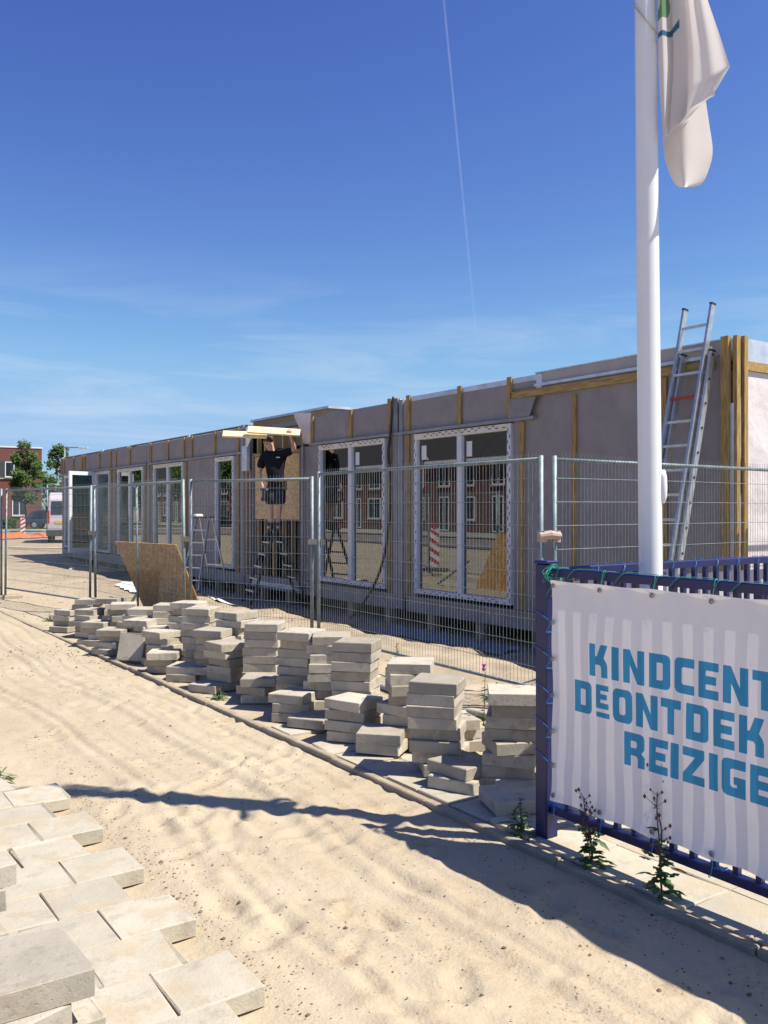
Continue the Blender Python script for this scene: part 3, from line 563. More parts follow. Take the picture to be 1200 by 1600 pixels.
# doorway closed with OSB above, open studs below
MB().box(FX + 0.06, FX + 0.085, 14.97, 16.98, 1.40, 2.70).build('osb_sheet', M['osb_panel'], B)
for y in (15.02, 15.45, 15.82, 16.25, 16.62, 16.95):
    MB().box(FX + 0.10, FX + 0.19, y - 0.022, y + 0.022, 0.12, 3.15).build('stud', M['pine_v'], B)
MB().box(FX + 0.03, FX + 0.12, 14.96, 16.99, 2.71, 2.77).build('lintel', M['timber_h'], B)
MB().box(FX - 0.02, FX + 0.16, 14.96, 16.99, 0.03, 0.115).build('sill_board', M['foil'], B)
MB().box(FX + 0.5, FX + 0.54, 14.5, 17.3, 2.9, 3.42).build('recess_panel', M['parapet'], B)
MB().box(FX + 0.03, FX + 0.13, 14.96, 16.99, 3.15, 3.21).build('lintel', M['timber_h'], B)
for y in (14.93, 17.02):
    MB().box(FX + 0.0, FX + 0.10, y - .03 if y < 16 else y, y if y < 16 else y + .03, 0.05, 2.79).build('jamb', M['timber'], B)
# roof upstand behind
U = B
MB().box(9.5, 13.5, 15.83, 19.4, 3.27, 3.70).build('roof_upstand', M['pine_v'], U, label='raised timber roof upstand with metal cap')
MB().box(9.45, 13.6, 15.78, 19.45, 3.703, 3.755).build('upstand_cap', M['foil'], U)

# windows
SLEW = 0.0
def dashes(mb, x, a0, a1, z0, z1, vert):
    L = (z1 - z0) if vert else (a1 - a0); n = int(L / 0.15)
    for i in range(n):
        for rw in (0, 1):
            t = 0.03 + i * 0.15 + rw * 0.075
            if rnd.random() < 0.12: continue
            w = 0.055 + rnd.uniform(-.012, .012)
            if vert: yy = a0 + (a1 - a0) * (0.3 + 0.42 * rw); mb.box(x - 0.0025, x - 0.0005, yy - 0.008, yy + 0.008, z0 + t, z0 + t + w)
            else: zz = z0 + (z1 - z0) * (0.3 + 0.42 * rw); mb.box(x - 0.0025, x - 0.0005, a0 + t, a0 + t + w, zz - 0.008, zz + 0.008)
def window(y0, y1, z0=0.28, z1=2.79, mull=(0.5,), label=None, sticker=(1, 1), glassy=True, printf=True, dx=0, slew=0.0):
    w = bpy.data.objects.new('window', None); COL.objects.link(w); w.parent = B
    if label: w['label'] = label
    x0, x1 = FX - 0.05 + dx, FX + 0.05 + dx; fw = 0.085
    g = 0.012
    MB().rbox(x0, x1, y0 + g, y0 + fw, z0 + g, z1 - g, .003).build('frame', M['white_frame'], w)
    MB().rbox(x0, x1, y1 - fw, y1 - g, z0 + g, z1 - g, .003).build('frame', M['white_frame'], w)
    MB().rbox(x0 + .002, x1 - .002, y0 + fw + .001, y1 - fw - .001, z0 + g, z0 + fw, .003).build('frame', M['white_frame'], w)
    MB().rbox(x0 + .002, x1 - .002, y0 + fw + .001, y1 - fw - .001, z1 - fw - 0.02, z1 - g, .003).build('frame', M['cream_frame'], w)
    db = MB()
    for a, b_ in ((y0 + g, y0 + fw), (y1 - fw, y1 - g)): dashes(db, x0, a, b_, z0 + g, z1 - g, True)
    for a, b_ in ((z0 + g, z0 + fw), (z1 - fw, z1 - g)): dashes(db, x0 + .002, y0 + fw, y1 - fw, a, b_, False)
    ms = [y0 + fw] + [y0 + (y1 - y0) * q for q in mull] + [y1 - fw]
    for q in mull:
        yc = y0 + (y1 - y0) * q
        MB().rbox(x0 + .004, x1 - .004, yc - 0.055, yc + 0.055, z0 + fw + .001, z1 - fw - 0.021, .003).build('mullion', M['white_frame'], w)
    if printf: db.build('tape_print', M['tape'], w, kind='stuff')
    for i in range(len(ms) - 1):
        a = ms[i] + (0.056 if i else 0.001); b_ = ms[i + 1] - (0.056 if i < len(ms) - 2 else 0.001)
        if glassy:
            q_ = slew * (b_ - a) / 2; x_ = FX + .012 + dx
            MB().prism([(x_ - .004 - q_, a), (x_ + .004 - q_, a), (x_ + .004 + q_, b_), (x_ - .004 + q_, b_)], 'z', z0 + fw + .001, z1 - fw - .021).build('pane', M['glass'], w)
        if sticker and sticker[i % len(sticker)]: MB().box(FX + 0.003 + dx, FX + 0.006 + dx, b_ - 0.18, b_ - 0.06, z1 - 0.42, z1 - 0.20).build('sticker', M['pole'], w)
    return w
window(*openings[0][:2], label='large two pane window nearest the flagpole', slew=SLEW)
window(*openings[1][:2], label='two pane window right of the doorway', sticker=(1, 0))
window(*openings[3][:2], mull=(), label='narrow single pane window left of the doorway', sticker=(0,))
window(*openings[4][:2], label='two pane window left of the plain wall', sticker=(0, 0), glassy=True)
window(*openings[5][:2], label='two pane window in the far half', sticker=(1, 0))
window(*openings[6][:2], label='terrace door frame standing open', sticker=(0, 0), glassy=True)
window(*openings[7][:2], label='farthest window', sticker=(0, 0))
# open door leaf
L_ = bpy.data.objects.new('door', None); COL.objects.link(L_); L_.parent = B; L_.location = (FX - 0.06, 28.0, 0); L_.rotation_euler = (0, 0, R(205)); L_['label'] = 'white glazed door leaf swung open'
h0, h1, ww = 0.30, 2.77, 1.0
MB().rbox(0, 0.11, -.03, .03, h0, h1, .003).build('frame', M['pole'], L_)
MB().rbox(ww - 0.11, ww, -.03, .03, h0, h1, .003).build('frame', M['pole'], L_)
MB().rbox(0.111, ww - .111, -.03, .03, h0, h0 + .12, .003).build('frame', M['pole'], L_)
MB().rbox(0.111, ww - .111, -.03, .03, h1 - .11, h1, .003).build('frame', M['pole'], L_)
MB().box(.112, ww - .112, -.006, .006, h0 + .121, h1 - .111).build('pane', M['glass'], L_)
MB().box(.4, .6, -.012, -.008, 2.2, 2.42).build('sticker', M['pole'], L_)
hd = MB(); hd.box(ww - .075, ww - .045, -.045, -.031, 1.15, 1.35); hd.box(ww - .18, ww - .045, -.07, -.05, 1.28, 1.30); hd.build('handle', M['darkgrey'], L_)

# black cable hanging in the module joint
cb = [(FX - .06, 11.72, 3.42), (FX - .10, 11.70, 3.2), (FX - .10, 11.74, 2.9), (FX - .13, 11.76, 2.5), (FX - .12, 11.72, 2.1), (FX - .12, 11.72, 1.7), (FX - .14, 11.75, 1.3), (FX - .16, 11.82, .9), (FX - .2, 12.0, .45), (FX - .3, 12.25, .05), (FX - .4, 12.5, -.22)]
def spline(pts, n=6):
    P = [Vector(p) for p in pts]; out = []
    for i in range(len(P) - 1):
        p0, p1, p2, p3 = P[max(i - 1, 0)], P[i], P[i + 1], P[min(i + 2, len(P) - 1)]
        for k in range(n):
            t = k / n; out.append(0.5 * ((2 * p1) + (-p0 + p2) * t + (2 * p0 - 5 * p1 + 4 * p2 - p3) * t * t + (-p0 + 3 * p1 - 3 * p2 + p3) * t ** 3))
    out.append(P[-1]); return out
tag(MB().tube(spline(cb), 0.022, 8).build('black_cable', M['hose'], smooth=True), 'thick black cable hanging down the module joint between the two big windows', 'cable')

# ------------------------------------------------------------------ temporary mesh fence
def fence_panel(p0, p1, label, lean=0.0, mid=False, clamp=True, h=1.95, z0=None):
    p0 = Vector(p0); p1 = Vector(p1); d = (p1 - p0); L = d.length; a = math.atan2(d.y, d.x)
    zb = z0 if z0 is not None else 0.03
    t = thing('mesh_fence', label, 'mesh fence', (p0.x, p0.y, zb), a, 'temporary mesh fences')
    t.rotation_euler = (lean, 0, a)
    for x in (0.0, L):
        MB().tube([(x, 0, 0), (x, 0, h)], 0.021, 10).build('post', M['galv'], t, smooth=True)
    if mid: MB().tube([(L * .47, 0, .12), (L * .47, 0, h - .03)], 0.017, 8).build('post', M['galv'], t, smooth=True)
    for z in (0.14, h - 0.03):
        MB().tube([(0.022, 0, z), (L - 0.022, 0, z)], 0.0165 if z > 1 else 0.015, 8).build('rail', M['galv'], t, smooth=True)
    w = MB(); n = int((L - 0.06) / 0.0440)
    for i in range(1, n):
        x = 0.03 + (L - 0.06) * i / n; b = rnd.uniform(-.003, .003)
        w.tube([(x, -0.019, 0.12), (x + b, -0.019, h + 0.025)], 0.0017, 4, False)
    zz = 0.30
    while zz < h - 0.1:
        w.tube([(0.0, -0.022, zz), (L * .5, -0.022 + rnd.uniform(-.004, .004), zz + rnd.uniform(-.006, .006)), (L, -0.022, zz)], 0.0026, 5, False); zz += 0.19
    w.build('wire_mesh', M['galv'], t, kind='stuff')
    if clamp:
        c = MB(); c.box(-0.16, 0.03, -0.03, 0.03, 1.17, 1.23); c.tube([(-0.065, 0, 1.20), (-0.065, -0.07, 1.20)], 0.012, 6); c.build('clamp', M['yellow'] if clamp == 2 else M['eyelet'], t)
    return t
FP = [((5.02, 5.10), (5.08, 8.70), 'mesh fence before the large window nearest the flagpole', 0.0, False, 0),
      ((5.06, 8.82), (4.28, 10.50), 'mesh fence in front of the worker on the stepladder', 0.0, False, 1),
      ((4.25, 10.62), (4.12, 13.95), 'leaning mesh fence with the chipboard sheet propped on it', -0.012, True, 1),
      ((4.06, 14.05), (3.45, 17.2), 'mesh fence at the left edge in front of the open ground', 0.01, False, 1),
      ((3.40, 17.3), (1.8, 20.4), 'mesh fence left of the frame edge', 0.0, False, 0)]
for k_, (a, b_, lb, ln, md, cl) in enumerate(FP): fence_panel((a[0], a[1], 0), (b_[0], b_[1], 0), lb, ln, md, cl, h=2.0 if k_ == 0 else 1.95)
fence_panel((5.13, 5.06, 0), (8.62, 5.20, 0), 'mesh fence behind the flagpole crossing before the long ladder', clamp=0, h=2.0)
fence_panel((8.72, 5.20, 0), (12.2, 5.20, 0), 'mesh fence at the right edge in front of the lit end wall', clamp=1, h=2.0)
gl = MB(); gl.tube([(4.98, 5.07, 1.39), (5.06, 5.03, 1.40), (5.15, 5.02, 1.39)], [0.028, 0.036, 0.028], 10); gl.box(5.0, 5.03, 5.04, 5.12, 1.34, 1.43); gl.box(5.12, 5.15, 5.01, 5.09, 1.34, 1.43)
tag(gl.build('fence_clamp', mat('pinkish clamp', (.50, .36, .30), .6), smooth=False), 'pale clamp joining two mesh fence posts above the blue corner post', 'fence clamp')
FT = [(5.03, 5.02, 'at the corner of the mesh fence behind the blue post'), (5.07, 8.76, 'under the paired posts in the middle of the row'), (4.27, 10.56, 'beside the right edge of the chipboard'), (4.09, 14.0, 'under the leaning fence post left of the chipboard'), (3.42, 17.25, 'under the mesh fence post at the left edge'), (8.67, 5.2, 'beside the building corner')]
for x, y, w in FT:
    f = MB(); f.rbox(-.33, .33, -.11, .11, 0, .13, .02); tag(f.build('ballast_block', M['kerb']), 'grey ballast block ' + w, 'ballast block', 'feet of the mesh fence')
for o, (x, y, w) in zip([q for q in COL.objects if q.name.startswith('ballast_block')], FT): o.location = (x, y, gz(x, y) - 0.06); o.rotation_euler = (0, 0, rnd.uniform(-.2, .2))

# leaning OSB sheet
ob = MB(); T0, T1 = Vector((4.34, 13.70, 1.10)), Vector((4.37, 11.24, 1.13)); C0, C1 = Vector((4.86, 13.80, -0.02)), Vector((4.88, 11.34, -0.02))
nrm = (T1 - T0).cross(C0 - T0).normalized() * 0.018
ob.add([T0, T1, C1, C0, T0 + nrm, T1 + nrm, C1 + nrm, C0 + nrm], [(0, 1, 2, 3), (7, 6, 5, 4), (0, 4, 5, 1), (1, 5, 6, 2), (2, 6, 7, 3), (3, 7, 4, 0)])
tag(ob.build('chipboard_sheet', M['osb']), 'brown chipboard sheet leaning against the mesh fence behind the slab stacks', 'board')

# ------------------------------------------------------------------ blue play yard fence and banner
BF = thing('blue_railing', 'navy blue steel railing carrying the printed white banner, front run', 'railing')
MB().rbox(3.08, 3.16, 3.09, 3.17, -0.06, 1.335, .006).build('post', M['blue'], BF)
MB().rbox(3.075, 3.165, 3.085, 3.175, 1.336, 1.35, .005).build('post_cap', M['blue'], BF)
MB().rbox(3.10, 3.14, -1.2, 3.088, 1.275, 1.315, .005).build('rail', M['blue'], BF)
MB().rbox(3.10, 3.14, -1.2, 3.088, 0.125, 0.165, .005).build('rail', M['blue'], BF)
bar = MB().box(-.012, .012, -.0125, .0125, 0.166, 1.274).mesh('bar', M['blue'])
for i in range(40): inst('bar', bar, BF, (3.12, 2.985 - i * 0.1, 0))
MB().rbox(3.08, 3.16, -1.05, -0.97, -0.06, 1.335, .006).build('post', M['blue'], BF)
BR = thing('blue_railing', 'navy blue steel railing running back behind the flagpole', 'railing')
MB().rbox(3.162, 8.0, 3.11, 3.15, 1.275, 1.315, .005).build('rail', M['blue'], BR)
MB().rbox(3.162, 8.0, 3.11, 3.15, 0.125, 0.165, .005).build('rail', M['blue'], BR)
bar2 = MB().box(-.0125, .0125, -.012, .012, 0.166, 1.274).mesh('bar', M['blue'])
for i in range(47): inst('bar', bar2, BR, (3.28 + i * 0.1, 3.13, 0))
MB().rbox(7.92, 8.0, 3.09, 3.17, -0.06, 1.335, .006).build('post', M['blue'], BR)

# printed banner: a fine sheet whose print is stored as a distance field
G = {
 'K': [[(0,0),(0,1),(.34,1),(.34,.63),(.42,.63),(.62,1),(1,1),(.80,.60),(.95,.47),(1,.36),(1,0),(.65,0),(.65,.30),(.58,.37),(.34,.37),(.34,0)]],
 'I': [[(0,0),(0,1),(1,1),(1,0)]],
 'N': [[(0,0),(0,1),(.33,1),(.67,.45),(.67,1),(1,1),(1,0),(.67,0),(.33,.55),(.33,0)]],
 'D': [[(0,0),(0,1),(.78,1),(.93,.96),(1,.87),(1,.13),(.93,.04),(.78,0)], [(.36,.25),(.60,.25),(.64,.28),(.64,.72),(.60,.75),(.36,.75)]],
 'C': [[(1,0),(.22,0),(.07,.04),(0,.14),(0,.86),(.07,.96),(.22,1),(1,1),(1,.74),(.44,.74),(.37,.70),(.37,.30),(.44,.26),(1,.26)]],
 'E': [[(0,0),(0,1),(1,1),(1,.76),(.37,.76),(.37,.62),(.88,.62),(.88,.39),(.37,.39),(.37,.25),(1,.25),(1,0)]],
 'T': [[(.33,0),(.33,.74),(0,.74),(0,1),(1,1),(1,.74),(.67,.74),(.67,0)]],
 'O': [[(.2,0),(.07,.05),(0,.16),(0,.84),(.07,.95),(.2,1),(.8,1),(.93,.95),(1,.84),(1,.16),(.93,.05),(.8,0)], [(.40,.24),(.60,.24),(.65,.30),(.65,.70),(.60,.76),(.40,.76),(.35,.70),(.35,.30)]],
 'R': [[(0,0),(0,1),(.78,1),(.93,.96),(.98,.86),(.98,.56),(.84,.44),(1,.34),(1,0),(.66,0),(.66,.27),(.58,.33),(.34,.33),(.34,0)], [(.34,.56),(.56,.56),(.62,.60),(.62,.72),(.56,.76),(.34,.76)]],
 'Z': [[(0,0),(0,.25),(.58,.75),(0,.75),(0,1),(1,1),(1,.75),(.43,.25),(1,.25),(1,0)]],
 'G': [[(1,0),(.22,0),(.07,.04),(0,.14),(0,.86),(.07,.96),(.22,1),(1,1),(1,.74),(.44,.74),(.37,.70),(.37,.30),(.44,.25),(.64,.25),(.64,.33),(.50,.33),(.50,.54),(1,.54)]],
}
rows = [(0.841, 0.989, [('K', 2.808, 2.698), ('I', 2.676, 2.634), ('N', 2.611, 2.499), ('D', 2.476, 2.369), ('C', 2.349, 2.251), ('E', 2.232, 2.136), ('N', 2.117, 2.004), ('T', 1.988, 1.880)]),
        (0.660, 0.808, [('D', 2.904, 2.796), ('O', 2.671, 2.563), ('N', 2.545, 2.432), ('T', 2.417, 2.317), ('D', 2.292, 2.183), ('E', 2.161, 2.064), ('K', 2.046, 1.938), ('K', 1.918, 1.810)]),
        (0.700, 0.808, [('E', 2.770, 2.694)]), (0.660, 0.684, [('I', 2.770, 2.690)]),
        (0.481, 0.628, [('R', 2.608, 2.497), ('E', 2.476, 2.380), ('I', 2.368, 2.327), ('Z', 2.308, 2.202), ('I', 2.182, 2.140), ('G', 2.123, 2.015), ('E', 1.997, 1.900)])]
by = np.linspace(3.050, -0.95, 1001); bz = np.linspace(0.205, 1.262, 265)
BY, BZ = np.meshgrid(by, bz); SD = np.full(BY.shape, -0.05)
for z0, z1, ls in rows:
    for ch, ya, yb in ls:
        sel = (BY < ya + .01) & (BY > yb - .01) & (BZ > z0 - .01) & (BZ < z1 + .01)
        py_, pz_ = BY[sel], BZ[sel]; dist = np.full(py_.shape, 1.0); inside = np.zeros(py_.shape, bool)
        for poly in G[ch]:
            q = [(ya + (yb - ya) * u, z0 + (z1 - z0) * v) for u, v in poly]
            for i in range(len(q)):
                ax, ay = q[i]; bx, by2 = q[(i + 1) % len(q)]; ex, ey = bx - ax, by2 - ay
                t = np.clip(((py_ - ax) * ex + (pz_ - ay) * ey) / (ex * ex + ey * ey), 0, 1)
                dist = np.minimum(dist, np.hypot(py_ - ax - t * ex, pz_ - ay - t * ey))
                cond = (ay > pz_) != (by2 > pz_)
                with np.errstate(divide='ignore', invalid='ignore'): xi = ex * (pz_ - ay) / (ey if abs(ey) > 1e-12 else 1e-12) + ax
                inside ^= cond & (py_ < xi)
        SD[sel] = np.maximum(SD[sel], np.where(inside, dist, -dist))
u = (3.05 - BY)
edge = np.minimum(BZ - 0.205, 1.262 - BZ)
BX = 3.075 + 0.004 * np.sin(u * 9 + BZ * 2) * sstep(0, .3, edge) + 0.016 * (fbm(u * 2.2 + 5, BZ * 3.1, 3, 77) - .45) + 0.004 * (fbm(u * 9 + BZ * 6, BZ * 4 - u * 3, 2, 79) - .45)
BX -= 0.010 * np.exp(-(edge / .03) ** 2) * (0.5 + 0.5 * np.cos(u * 2 * np.pi / .29))
BYw = BY + 0.004 * np.sin(BZ * 15) * np.exp(-u / .1)
BZw = BZ + np.where(BZ > .73, -1, 1) * 0.006 * (0.5 - 0.5 * np.cos(u * 2 * np.pi / .29)) * np.exp(-(edge / .06) ** 2)
co = np.stack([BX, BYw, BZw], -1).reshape(-1, 3); ny, nx = BY.shape
idx = np.arange(nx * ny).reshape(ny, nx); q = np.stack([idx[:-1, :-1], idx[1:, :-1], idx[1:, 1:], idx[:-1, 1:]], -1).reshape(-1, 4)
me = bpy.data.meshes.new('banner_cloth'); me.vertices.add(len(co)); me.vertices.foreach_set('co', co.ravel().astype(np.float32))
me.loops.add(q.size); me.loops.foreach_set('vertex_index', q.ravel().astype(np.int32)); me.polygons.add(len(q)); me.polygons.foreach_set('loop_start', np.arange(0, q.size, 4, dtype=np.int32)); me.polygons.foreach_set('use_smooth', np.ones(len(q), bool)); me.update()
at = me.attributes.new('print', 'FLOAT', 'POINT'); at.data.foreach_set('value', SD.ravel().astype(np.float32))
def cloth_mat(name, base, pr=None, trans=0.45):
    m = bpy.data.materials.new(name); m.use_nodes = True; nt = m.node_tree; N = nt.nodes; L = nt.links; b = N['Principled BSDF']; b.inputs['Roughness'].default_value = 0.55; b.inputs['Specular IOR Level'].default_value = 0.25
    t = N.new('ShaderNodeTexCoord'); nz = N.new('ShaderNodeTexNoise'); nz.inputs['Scale'].default_value = 3; nz.inputs['Detail'].default_value = 7; L.new(t.outputs['Object'], nz.inputs['Vector'])
    mr = N.new('ShaderNodeMapRange'); mr.inputs['From Min'].default_value = .3; mr.inputs['From Max'].default_value = .7; L.new(nz.outputs['Fac'], mr.inputs[0])
    mi = N.new('ShaderNodeMix'); mi.data_type = 'RGBA'; L.new(mr.outputs[0], mi.inputs['Factor']); mi.inputs[6].default_value = (*[c * .93 for c in base], 1); mi.inputs[7].default_value = (*base, 1); out = mi.outputs[2]
    if pr:
        a = N.new('ShaderNodeAttribute'); a.attribute_name = 'print'
        th = N.new('ShaderNodeMapRange'); th.inputs['From Min'].default_value = -0.0004; th.inputs['From Max'].default_value = 0.0010; L.new(a.outputs['Fac'], th.inputs[0])
        m2 = N.new('ShaderNodeMix'); m2.data_type = 'RGBA'; L.new(th.outputs[0], m2.inputs['Factor']); L.new(out, m2.inputs[6]); m2.inputs[7].default_value = (*pr, 1); out = m2.outputs[2]
    L.new(out, b.inputs['Base Color']); tr = N.new('ShaderNodeBsdfTranslucent'); L.new(out, tr.inputs[0])
    ms = N.new('ShaderNodeMixShader'); ms.inputs[0].default_value = trans; L.new(b.outputs[0], ms.inputs[1]); L.new(tr.outputs[0], ms.inputs[2]); L.new(ms.outputs[0], N['Material Output'].inputs[0])
    return m
me.materials.append(cloth_mat('banner fabric', (0.88, 0.84, 0.84), (0.04, 0.28, 0.50), 0.12))
bn = thing('banner', 'white banner with blue block letters tied to the front of the blue railing', 'banner')
o = bpy.data.objects.new('banner_cloth', me); COL.objects.link(o); o.parent = bn
def ring(c, r, rr, axis='x', n=12):
    return [(c[0] + (0 if axis == 'x' else r * math.cos(2 * math.pi * k / n)), c[1] + (r * math.cos(2 * math.pi * k / n) if axis == 'x' else 0), c[2] + r * math.sin(2 * math.pi * k / n)) for k in range(n + 1)]
ey = []
for i in range(13):
    y = 3.032 - i * 0.29
    ey += [(y, 1.235), (y, 0.232)]
for z in (1.06, .885, .71, .54, .375): ey.append((3.035, z))
em = MB().tube(ring((0, 0, 0), .0085, 0), .0035, 6, False).mesh('eyelet', M['eyelet'], True)
for y, z in ey: inst('eyelet', em, bn, (3.063, y, z))
# cords
cg = MB(); cbl = MB()
for i in range(13):
    y = 3.032 - i * 0.29
    cg.tube(spline([(3.062, y, 1.235), (3.085, y + .004, 1.27), (3.092, y - .01, 1.312), (3.12, y - .02, 1.319), (3.148, y - .03, 1.31), (3.146, y - .05, 1.272), (3.12, y - .06, 1.268), (3.09, y - .07, 1.275), (3.088, y - .10, 1.305), (3.105, y - .13, 1.320), (3.12, y - .29 + .02, 1.320), (3.094, y - .285, 1.312), (3.07, y - .29, 1.24)]), 0.0015, 5, False)
    cbl.tube(spline([(3.062, y, .232), (3.085, y + .01, .18), (3.098, y + .03, .122), (3.12, y + .05, .118), (3.145, y + .03, .14), (3.13, y - .03, .172), (3.09, y - .03, .17), (3.064, y, .232)]), .002, 5, False)
rg = random.Random(3)
for k in range(9):
    cg.tube(spline([(3.07 + rg.uniform(-.01, .01), 3.05 + rg.uniform(-.02, .02), 1.27 + rg.uniform(-.05, .03)), (3.06, 3.08 + rg.uniform(-.03, .02), 1.28 + rg.uniform(-.04, .03)), (3.11, 3.07, 1.325 + rg.uniform(-.01, .01)), (3.15, 3.06, 1.29 + rg.uniform(-.04, .02)), (3.09, 3.04, 1.24 + rg.uniform(-.03, .03))]), 0.0015, 5, False)
cgo = cg.build('green_twine', M['green_cord']); tag(cgo, 'green cord looped round the blue rail holding the banner top', 'twine')
for z in (1.06, .885, .71, .54, .375):
    cbl.tube(spline([(3.062, 3.035, z), (3.071, 3.075, z + .01), (3.072, 3.12, z + .03), (3.074, 3.172, z + .045), (3.12, 3.178, z + .05), (3.168, 3.172, z + .08), (3.168, 3.10, z + .1), (3.10, 3.082, z + .12), (3.072, 3.084, z + .125), (3.062, 3.04, z + .17)]), 0.0015, 5, False)
tag(cbl.build('blue_twine', M['blue_cord']), 'blue cord laced round the corner post and lower rail of the banner', 'twine')
# second banner on the back run
b2 = MB(); n = 160; vs = []
for i in range(n + 1):
    x = 3.30 + i * (4.5 / n)
    for z in (1.235, 0.75, 0.21): vs.append((x, 3.165 + .006 * math.sin(x * 21), z))
b2.v = vs; b2.f = [(i * 3 + k, i * 3 + k + 1, (i + 1) * 3 + k + 1, (i + 1) * 3 + k) for i in range(n) for k in (0, 1)]
bn2 = thing('banner', 'plain back side of a white banner tied behind the rear blue railing', 'banner')
b2.build('banner_cloth', cloth_mat('back banner fabric', (0.78, 0.74, 0.76)), bn2, smooth=True)
em2 = MB().tube(ring((0, 0, 0), .0085, 0, 'y'), .0035, 6, False).mesh('eyelet', M['eyelet'], True)
c2 = MB(); c2p = []
for i in range(22):
    x = 3.42 + i * .2
    inst('eyelet', em2, bn2, (x, 3.155, 1.215))
    c2p += [(x, 3.155, 1.215), (x + .03, 3.153, 1.25), (x + .05, 3.156, 1.31), (x + .06, 3.13, 1.319), (x + .045, 3.105, 1.30), (x + .03, 3.106, 1.268), (x + .08, 3.15, 1.262), (x + .12, 3.156, 1.30), (x + .15, 3.14, 1.318)]
c2.tube(spline(c2p, 4), .0016, 5, False)
tag(c2.build('blue_twine', M['blue_cord']), 'blue cord wound along the rear railing top rail', 'twine')

# ------------------------------------------------------------------ flagpole and flag
PB = Vector((3.57, 2.85, 0)); lean = Vector((-.0075, .005, 1))
def pole_pt(z): return Vector((PB.x + lean.x * z, PB.y + lean.y * z, z))
FPo = thing('flagpole', 'tall white flagpole standing behind the front blue railing', 'flagpole', tuple(PB))
mb = MB(); mb.tube([pole_pt(z) - PB for z in (-0.06, 1.0, 3.9, 5.30)], [0.0595, 0.0585, 0.0525, 0.048], 40); mb.build('shaft', M['pole'], FPo, smooth=True)
tp = MB(); tp.tube([pole_pt(5.30) - PB, pole_pt(5.36) - PB, pole_pt(5.42) - PB], [.06, .06, .02], 20); tp.build('finial', M['pole'], FPo, smooth=True)
rgt = Vector((.824, -.566, 0)); vw = Vector((.566, .824, 0))
cl = MB(); c0 = pole_pt(1.63) - PB + rgt * 0.058 - vw * 0.02
prof = [(0.0, .010), (.03, .019), (.08, .021), (.13, .019), (.165, .010)]
cl.tube([c0 + Vector((0, 0, z)) for z, r in prof], [r for z, r in prof], 14); cl.build('cleat_cover', M['pole'], FPo, smooth=True)
hr = MB(); pp = [pole_pt(4.02 + .09 * math.sin(a + .6)) - PB + Vector((math.cos(a + .9), math.sin(a + .9), 0)) * (.062) for a in np.linspace(0, 6.1, 24)]
hr.tube(pp, .0035, 5, False); hr.build('halyard_loop', M['pebble'], FPo)
hc = MB(); q0 = pole_pt(4.045) - PB + rgt * .062 - vw * .03; hc.tube([q0, q0 + Vector((0, 0, .04))], .011, 8); hc.tube([q0 + Vector((0, 0, .04)), q0 + Vector((0, 0, .055))], .014, 8); hc.ball(q0 - Vector((0, 0, .006)), .013, 8)
hc.build('snap_hook', M['cream_frame'], FPo)
# flag: offsets measured from the pole axis along camera-right, at the pole's distance
mpx = 4.36 / 1383
def flag_pt(px_, py_, dep):
    D = PB.dot(vw) + dep; z = 1.6 - (py_ - 796) / 1383 * D; return vw * D + rgt * ((px_ - 600) / 1383 * D) + Vector((0, 0, z))
def fsheet(mb, left, right, rowsn, colsn, depf):
    """left/right: functions t-> (px,py)"""
    o = len(mb.v)
    for i in range(rowsn + 1):
        t = i / rowsn; l = left(t); r = right(t)
        for j in range(colsn + 1):
            s = j / colsn; mb.v.append(tuple(flag_pt(l[0] + (r[0] - l[0]) * s, l[1] + (r[1] - l[1]) * s, depf(s, t))))
    for i in range(rowsn):
        for j in range(colsn): a = o + i * (colsn + 1) + j; mb.f.append((a, a + 1, a + colsn + 2, a + colsn + 1))
def lerp(pts, smooth=True):
    def f(t):
        x = t * (len(pts) - 1); i = min(int(x), len(pts) - 2); k = x - i
        if smooth and len(pts) > 4:
            p = [pts[max(i - 1, 0)], pts[i], pts[i + 1], pts[min(i + 2, len(pts) - 1)]]
            return tuple(.5 * (2 * p[1][q] + (p[2][q] - p[0][q]) * k + (2 * p[0][q] - 5 * p[1][q] + 4 * p[2][q] - p[3][q]) * k * k + (3 * p[1][q] - p[0][q] - 3 * p[2][q] + p[3][q]) * k ** 3) for q in (0, 1))
        return (pts[i][0] + (pts[i + 1][0] - pts[i][0]) * k, pts[i][1] + (pts[i + 1][1] - pts[i][1]) * k)
    return f
fm = MB()
# tail: a rounded tube-like fold that hangs lowest
tail_l = lerp([(1034, -340), (1033, -150), (1034, 0), (1035, 120), (1036, 190), (1037, 235), (1043, 262), (1053, 285), (1062, 293)])
tail_r = lerp([(1046, -340), (1054, -150), (1084, 0), (1098, 120), (1108, 190), (1114, 235), (1108, 265), (1097, 287), (1082, 292)])
fsheet(fm, tail_l, tail_r, 60, 28, lambda s, t: 0.03 - 0.14 * math.sin(math.pi * s) * (0.3 + .7 * t * t) + .008 * math.sin(9 * s + 2 * t) + .01 * (1 - t))
fsheet(fm, lerp([(x, y) for x, y in [(1034, -340), (1033, -150), (1034, 0), (1035, 120), (1036, 190), (1037, 230), (1043, 255), (1053, 270), (1062, 280)]]), tail_r, 60, 20, lambda s, t: 0.03 + 0.09 * math.sin(math.pi * s) * (.3 + .7 * t * t) + .03 * (1 - t))
# middle fold against the pole
fsheet(fm, lerp([(1027, -340), (1027, -150), (1028, 0), (1030, 120), (1037, 222)]), lerp([(1046, -340), (1052, -150), (1050, 0), (1056, 110), (1047, 206)]), 50, 14, lambda s, t: -0.045 - 0.03 * math.sin(math.pi * s * 1.5 + .3))
